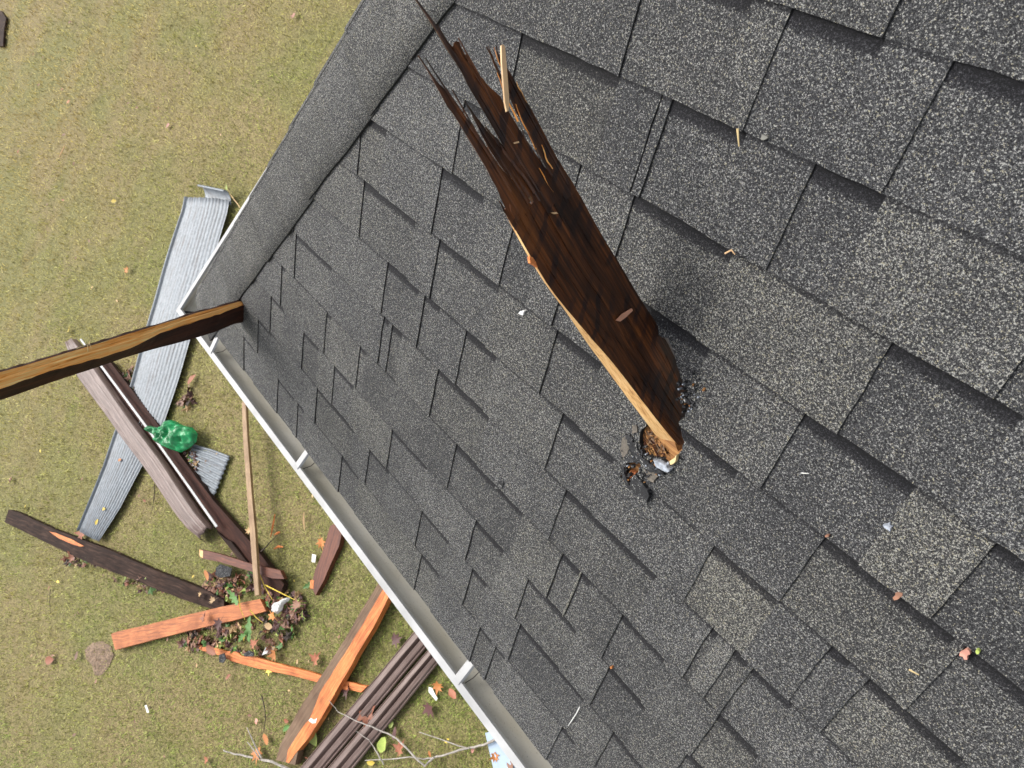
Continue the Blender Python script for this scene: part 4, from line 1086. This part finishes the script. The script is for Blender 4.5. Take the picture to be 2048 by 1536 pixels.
def leaf(x, y, kind, colr, size_px, label, group, cat='leaf', z=None):
    key = (kind, colr, random.randint(0, 2))
    if key not in LMESH: LMESH[key] = leaf_mesh(kind, LM[colr], hash(str(key)) % 999 if False else sum(map(ord, str(key))))
    o = bpy.data.objects.new({'maple': 'maple_leaf', 'oak': 'oak_leaf', 'oval': 'fallen_leaf'}[kind], LMESH[key]); C.objects.link(o)
    zz = GZ + .028 if z is None else z; p = at(x, y, zz)
    s = size_px / 2 * (p - CAM).dot(AX[2]) / F * 1.25
    o.location = p; o.scale = (s, s, s); o.rotation_euler = (random.uniform(-.3, .3), random.uniform(-.3, .3), random.uniform(0, 6.28))
    return tag(o, label, cat, group)
GL = 'single fallen leaves on the lawn'
for a in [(590, 30, 'maple', 'pink', 18, 'pinkish leaf nearest the top of the lawn by the roof edge'), (337, 252, 'oval', 'pink', 16, 'small salmon pink leaf in the middle of the upper lawn'), (38, 303, 'oval', 'rust', 9, 'tiny red leaf near the left edge of the upper lawn'),
          (137, 204, 'oval', 'orange', 10, 'tiny orange leaf on the upper left lawn'), (228, 402, 'oval', 'yellow', 12, 'yellow leaf on the lawn left of the curled panel end'), (255, 543, 'maple', 'orange', 18, 'orange leaf left of the upper steel panel'), (186, 575, 'oval', 'tan', 11, 'small whitish leaf left of the steel panel'),
          (139, 661, 'maple', 'yellow', 16, 'yellow leaf just above the splintered beam'), (168, 1065, 'maple', 'rust', 34, 'large rust leaf where the panel tip meets the dark timber'), (146, 1116, 'maple', 'rust', 30, 'large rust leaf under the lower edge of the dark timber'), (22, 962, 'maple', 'pink', 16, 'pale red leaf by the left edge above the dark timber'),
          (100, 1320, 'oval', 'rust', 26, 'rust leaf in the lower left corner area of the lawn'), (155, 1312, 'oval', 'brown', 16, 'small brown leaf left of the brown thatch patch'), (792, 1280, 'maple', 'maroon', 34, 'dull red maple leaf between split timber and trim'), (632, 1320, 'maple', 'rust', 32, 'rust leaf standing above the orange splinter'),
          (553, 1305, 'maple', 'orange', 30, 'crinkled orange leaf beside the forked white scrap'), (538, 1340, 'maple', 'yellow', 22, 'yellow leaf lying on the orange splinter'), (697, 1376, 'maple', 'maroon', 34, 'maroon leaf on the right end of the orange splinter'), (735, 1425, 'maple', 'rust', 52, 'biggest rust maple leaf lying on the ribbed trim'),
          (628, 1470, 'oval', 'lime', 38, 'large lime green leaf between split timber and trim'), (766, 1488, 'oval', 'lime', 34, 'large lime green leaf right of the ribbed trim'), (800, 1500, 'maple', 'rust', 32, 'rust leaf right of the lower lime leaf'), (858, 1412, 'maple', 'maroon', 36, 'maroon maple leaf on the grass below the white curled scrap'),
          (874, 1370, 'maple', 'orange', 28, 'golden leaf on the white curled scrap'), (907, 1388, 'oval', 'rust', 24, 'narrow red leaf close to the gutter'), (791, 1467, 'oval', 'maroon', 22, 'dark dull leaf beside the round pale green leaf'), (783, 1449, 'oval', 'lime', 14, 'small round pale green leaf by the trim'),
          (643, 1082, 'maple', 'orange', 26, 'bright orange leaf touching the red brown stake'), (568, 1150, 'maple', 'tan', 22, 'cream star shaped leaf on the end of the batten'), (573, 1441, 'oval', 'rust', 16, 'rust leaf left of the split timber with a green one below'), (573, 1456, 'oval', 'green', 16, 'dark green leaf left of the split timber'),
          (514, 1443, 'oval', 'pink', 12, 'small pinkish leaf right of the curved black twig'), (533, 1478, 'oval', 'orange', 22, 'orange leaf above the thick bleached branch'), (518, 1503, 'maple', 'orange', 34, 'orange leaf behind the forks of the bleached branch'), (990, 1510, 'maple', 'orange', 22, 'golden leaf lying on the pale blue sheet'),
          (1022, 1528, 'oval', 'brown', 24, 'brown leaf at the gutter beside the pale blue sheet'), (415, 1519, 'maple', 'rust', 20, 'rust leaf at the bottom edge left of the bleached branch'), (458, 1354, 'oval', 'rust', 14, 'small rust leaf on the grass below the orange splinter'), (946, 1500, 'oval', 'pink', 12, 'pinkish leaf just above the pale branch'),
          (385, 760, 'oval', 'rust', 22, 'red leaf right of the steel panel just under the gutter'), (372, 802, 'maple', 'brown', 24, 'brown leaf above the green bag'), (236, 877, 'oval', 'rust', 14, 'red leaf spot on the lower steel panel'), (356, 710, 'oval', 'orange', 9, 'little orange leaf on the steel panel below the beam'),
          (498, 1064, 'maple', 'tan', 18, 'tan leaf left of the thin pole by the plank'), (860, 1508, 'oval', 'orange', 12, 'small orange leaf in the middle of the pale branch'), (742, 1525, 'oval', 'yellow', 18, 'yellow leaf at the bottom under the branch'), (780, 1342, 'oval', 'brown', 14, 'brown leaf on the left rib of the trim'), (500, 1430, 'oval', 'brown', 10, 'tiny brown leaf left of the curved black twig')]:
    leaf(*a, GL)
for (x, y, lb) in ((208, 1018, 'upper one of two small yellow leaves on the steel panel tip'), (194, 1044, 'lower one of two small yellow leaves on the steel panel tip'), (52, 1015, 'small yellow leaf just above the left end of the dark timber'), (240, 920, 'small orange leaf lying in the middle of the lower steel panel')): leaf(x, y, 'oval', 'yellow' if x != 240 else 'orange', 11, lb, 'small yellow leaves near the panel tip', z=GZ + (.08 if x > 100 else .02))
for (x, y, kn, cl_, lb) in ((415, 1150, 'oval', 'orange', 'orange leaf just left of the black shingle scrap in the pile'), (440, 1244, 'maple', 'maroon', 'dark red leaf hanging over the lower edge of the orange board'), (548, 1232, 'maple', 'orange', 'orange leaf directly below the white rag'), (410, 1238, 'maple', 'rust', 'rust leaf lying on the middle of the orange board'), (540, 1252, 'oval', 'tan', 'tan leaf at the lower right of the leaf pile'), (598, 1210, 'maple', 'brown', 'brown leaf at the right rim of the leaf pile beside the rag'), (425, 1300, 'oval', 'rust', 'rust leaf on the left tip of the orange splinter'), (508, 1290, 'maple', 'rust', 'rust leaf between the green lobed leaf and the forked white scrap')):
    leaf(x, y, kn, cl_, random.uniform(20, 30), lb, 'leaves on top of the leaf pile', z=GZ + .10)
for (x, y, s) in ((470, 1195, 34), (500, 1258, 40), (485, 1275, 30)): leaf(x, y, 'oak', 'green', s, {470: 'dark green lobed leaf on the end of the orange board', 500: 'largest green lobed leaf in the leaf pile', 485: 'green lobed leaf lowest in the leaf pile'}[x], 'green oak leaves in the pile', z=GZ + .11)
for (x, y, lb) in ((403, 1190, 'left one of two cream dry leaves on the dark timber end'), (428, 1200, 'right one of two cream dry leaves on the dark timber end')): leaf(x, y, 'maple', 'tan', 18, lb, 'cream leaves on the dark timber', z=GZ + .09)
leaf(618, 1170, 'oak', 'green', 24, 'fresh green leaf tuft beside the tip of the stake', None)
leaf(455, 375, 'oak', 'lime', 18, 'lime green leaf on the sprig at the curled panel end', None, z=GZ + .13)
# small leaves nobody can tell apart
for i in range(130):
    x = random.uniform(20, 900); y = random.uniform(20, 1520)
    if x > 560 + (y - 900) * .8 and y > 700: continue
    if y < 700 and x > 600 - y * .55: continue
    leaf(x, y, 'oval', random.choice(['brown', 'tan', 'yellow', 'rust', 'brown']), random.uniform(5, 9), 'tiny leaf fleck lying flat in the grass', 'tiny leaf flecks in the grass')
# leaf pile: one mass
def pile(name, blobs, n, label, mats, size=(.02, .055)):
    bm = bmesh.new()
    for _ in range(n):
        cx, cy, rx, ry = random.choice(blobs)
        a = random.uniform(0, 6.28); rr = math.sqrt(random.random()); x = cx + rx * rr * math.cos(a); y = cy + ry * rr * math.sin(a)
        z = GZ + .015 + .04 * (1 - rr) * random.random() + .01
        p = at(x, y, z); s = random.uniform(*size); yaw = random.uniform(0, 6.28); R = Matrix.Rotation(yaw, 3, 'Z') @ Matrix.Rotation(random.uniform(-.9, .9), 3, 'X') @ Matrix.Rotation(random.uniform(-.9, .9), 3, 'Y')
        sh = [(0, 1.1), (.35, .4), (.8, .35), (.45, -.15), (.5, -.7), (0, -.5), (-.5, -.75), (-.4, -.1), (-.85, .3), (-.3, .4)]
        k = random.randrange(len(mats)); c0 = bm.verts.new(p + R @ Vector((0, 0, s * .2)))
        vs = [bm.verts.new(p + R @ Vector((q[0] * s * random.uniform(.7, 1.2), q[1] * s * random.uniform(.7, 1.2), random.uniform(-.2, .25) * s))) for q in sh]
        for i in range(len(vs)): bm.faces.new((c0, vs[i], vs[(i + 1) % len(vs)])).material_index = k
    o = obj(name, bm, mats); return tag(o, label, 'leaf litter', kind='stuff')
pm = [LM['brown'], LM['brown'], LM['maroon'], LM['rust'], LM['tan'], LM['maroon'], LM['brown'], LM['green'], LM['brown'], LM['lime'], M_TWIGD]
pile('leaf_litter', [(470, 1165, 50, 28), (445, 1180, 40, 25), (560, 1235, 42, 50), (500, 1280, 70, 32), (430, 1262, 60, 26), (400, 1290, 40, 14), (545, 1180, 30, 30), (590, 1215, 22, 30)], 430, 'heap of wet brown leaves, bark and twigs under the broken timbers', pm)
pile('leaf_litter', [(375, 925, 22, 24), (372, 800, 20, 25), (240, 750, 26, 14), (262, 770, 10, 40), (168, 1120, 40, 14), (285, 1165, 60, 18)], 170, 'loose brown leaf scraps caught around the planks and the green bag', pm)
# wiry yellow stems in the pile
for i, (p0, p1, p2) in enumerate((((520, 1150), (530, 1175), (545, 1200)), ((500, 1220), (512, 1235), (525, 1245)), ((478, 1190), (480, 1215), (490, 1240)), ((530, 1170), (560, 1185), (590, 1200)))):
    bm = bmesh.new(); pts = [at(*p, GZ + .12) for p in (p0, p1, p2)]; tube(bm, pts, [.005, .004, .002], 4); o = obj('yellow_stem', bm, LM['yellow']); setloc(o, pts[0])
    tag(o, ('thick yellow stem beside the foot of the thin pole', 'thin yellow stem lying over the right end of the orange board', 'thin yellow stem hanging down the middle of the orange board', 'thin yellow stem reaching under the white rag')[i], 'stem', 'yellow stems in the leaf pile')

# ================================================================ SMALL THINGS ON THE ROOF
def rooftube(name, px, r_, mat, label, cat, h=.011):
    bm = bmesh.new(); pts = [uw(*onroof(x, y, h), h) for x, y in px]; n = len(pts)
    tube(bm, pts, [r_] * (n - 1) + [r_ * .5], 5); o = obj(name, bm, mat); setloc(o, pts[0]); return tag(o, label, cat)
rooftube('straw_piece', [(1475, 257), (1478, 293)], .0016, M_STRAW, 'straight pale straw lying on the upper shingles', 'straw')
rooftube('straw_piece', [(1450, 507), (1463, 500), (1470, 509)], .0013, M_TANSTRAW, 'short bent straw on the shingles right of the board', 'straw')
rooftube('straw_piece', [(1818, 1339), (1838, 1350)], .0014, M_STRAW, 'yellow straw on the shingles at lower right', 'straw')
rooftube('straw_piece', [(1603, 946), (1618, 947)], .0009, M_WHT, 'tiny white thread on the shingles right of the hole', 'thread')
rooftube('straw_piece', [(1159, 1414), (1152, 1428), (1144, 1440), (1136, 1452)], .0011, M_WHT, 'thin whitish pine needle on the shingles near the gutter', 'needle', h=.009)
rooftube('straw_piece', [(1612, 1345 - 400), (1600, 943)], .0006, M_WHT, 'second tiny white thread beside the first one', 'thread') if False else None
def roofblob(name, x, y, rpx, mat, label, cat, h=.0075, th=.0008, n=11, irr=.45):
    bm = bmesh.new(); pts = []
    for k in range(n):
        a = k / n * 6.283; r = rpx * random.uniform(1 - irr, 1 + irr); pts.append(onroof(x + r * math.cos(a), y + r * math.sin(a), h))
    plate(bm, pts, h - .004, h + th); o = obj(name, bm, mat); setloc(o, uw(*onroof(x, y, h), h)); return tag(o, label, cat)
roofblob('white_spot', 1043, 626, 5.5, M_WHT, 'round white bird dropping left of the board', 'dropping', th=.001)
roofblob('white_fluff', 1776, 1053, 7, M_TORNPALE, 'whitish fluff on the shingles right of the hole', 'fluff', irr=.6)
roofblob('roof_leaf', 1796, 1192, 8, LM['brown'], 'brown leaf scrap on the course edge at right', 'leaf scrap', irr=.5)
roofblob('roof_leaf', 1930, 1308, 8, LM['pink'], 'pinkish leaf scrap beside the green petal', 'leaf scrap', irr=.5)
roofblob('roof_leaf', 1955, 1303, 4, LM['lime'], 'light green petal on the shingles at lower right', 'petal', irr=.3)
roofblob('roof_leaf', 1223, 1335, 2.5, LM['orange'], 'tiny orange fleck at the head of a tab', 'leaf scrap')
roofblob('roof_leaf', 1654, 1072, 3, LM['brown'], 'tiny rust red fleck at a tab corner', 'leaf scrap')
roofblob('roof_leaf', 1527, 275, 7, plain('grey_chip', (.17, .17, .15), .7), 'grey green chip beside the straight straw', 'chip')
roofblob('tar_chip', 1002, 969, 7, M_BLKSH, 'small black tar chip on the shingles below left of the hole', 'tar chip', irr=.4)
roofblob('tar_chip', 994, 974, 4, M_BLKSH, 'smaller black crumb beside the tar chip', 'tar chip', irr=.4)
roofblob('tar_chip', 1640, 725, 3, M_BLKSH, 'tiny black crumb on the shingles right of the board', 'tar chip')
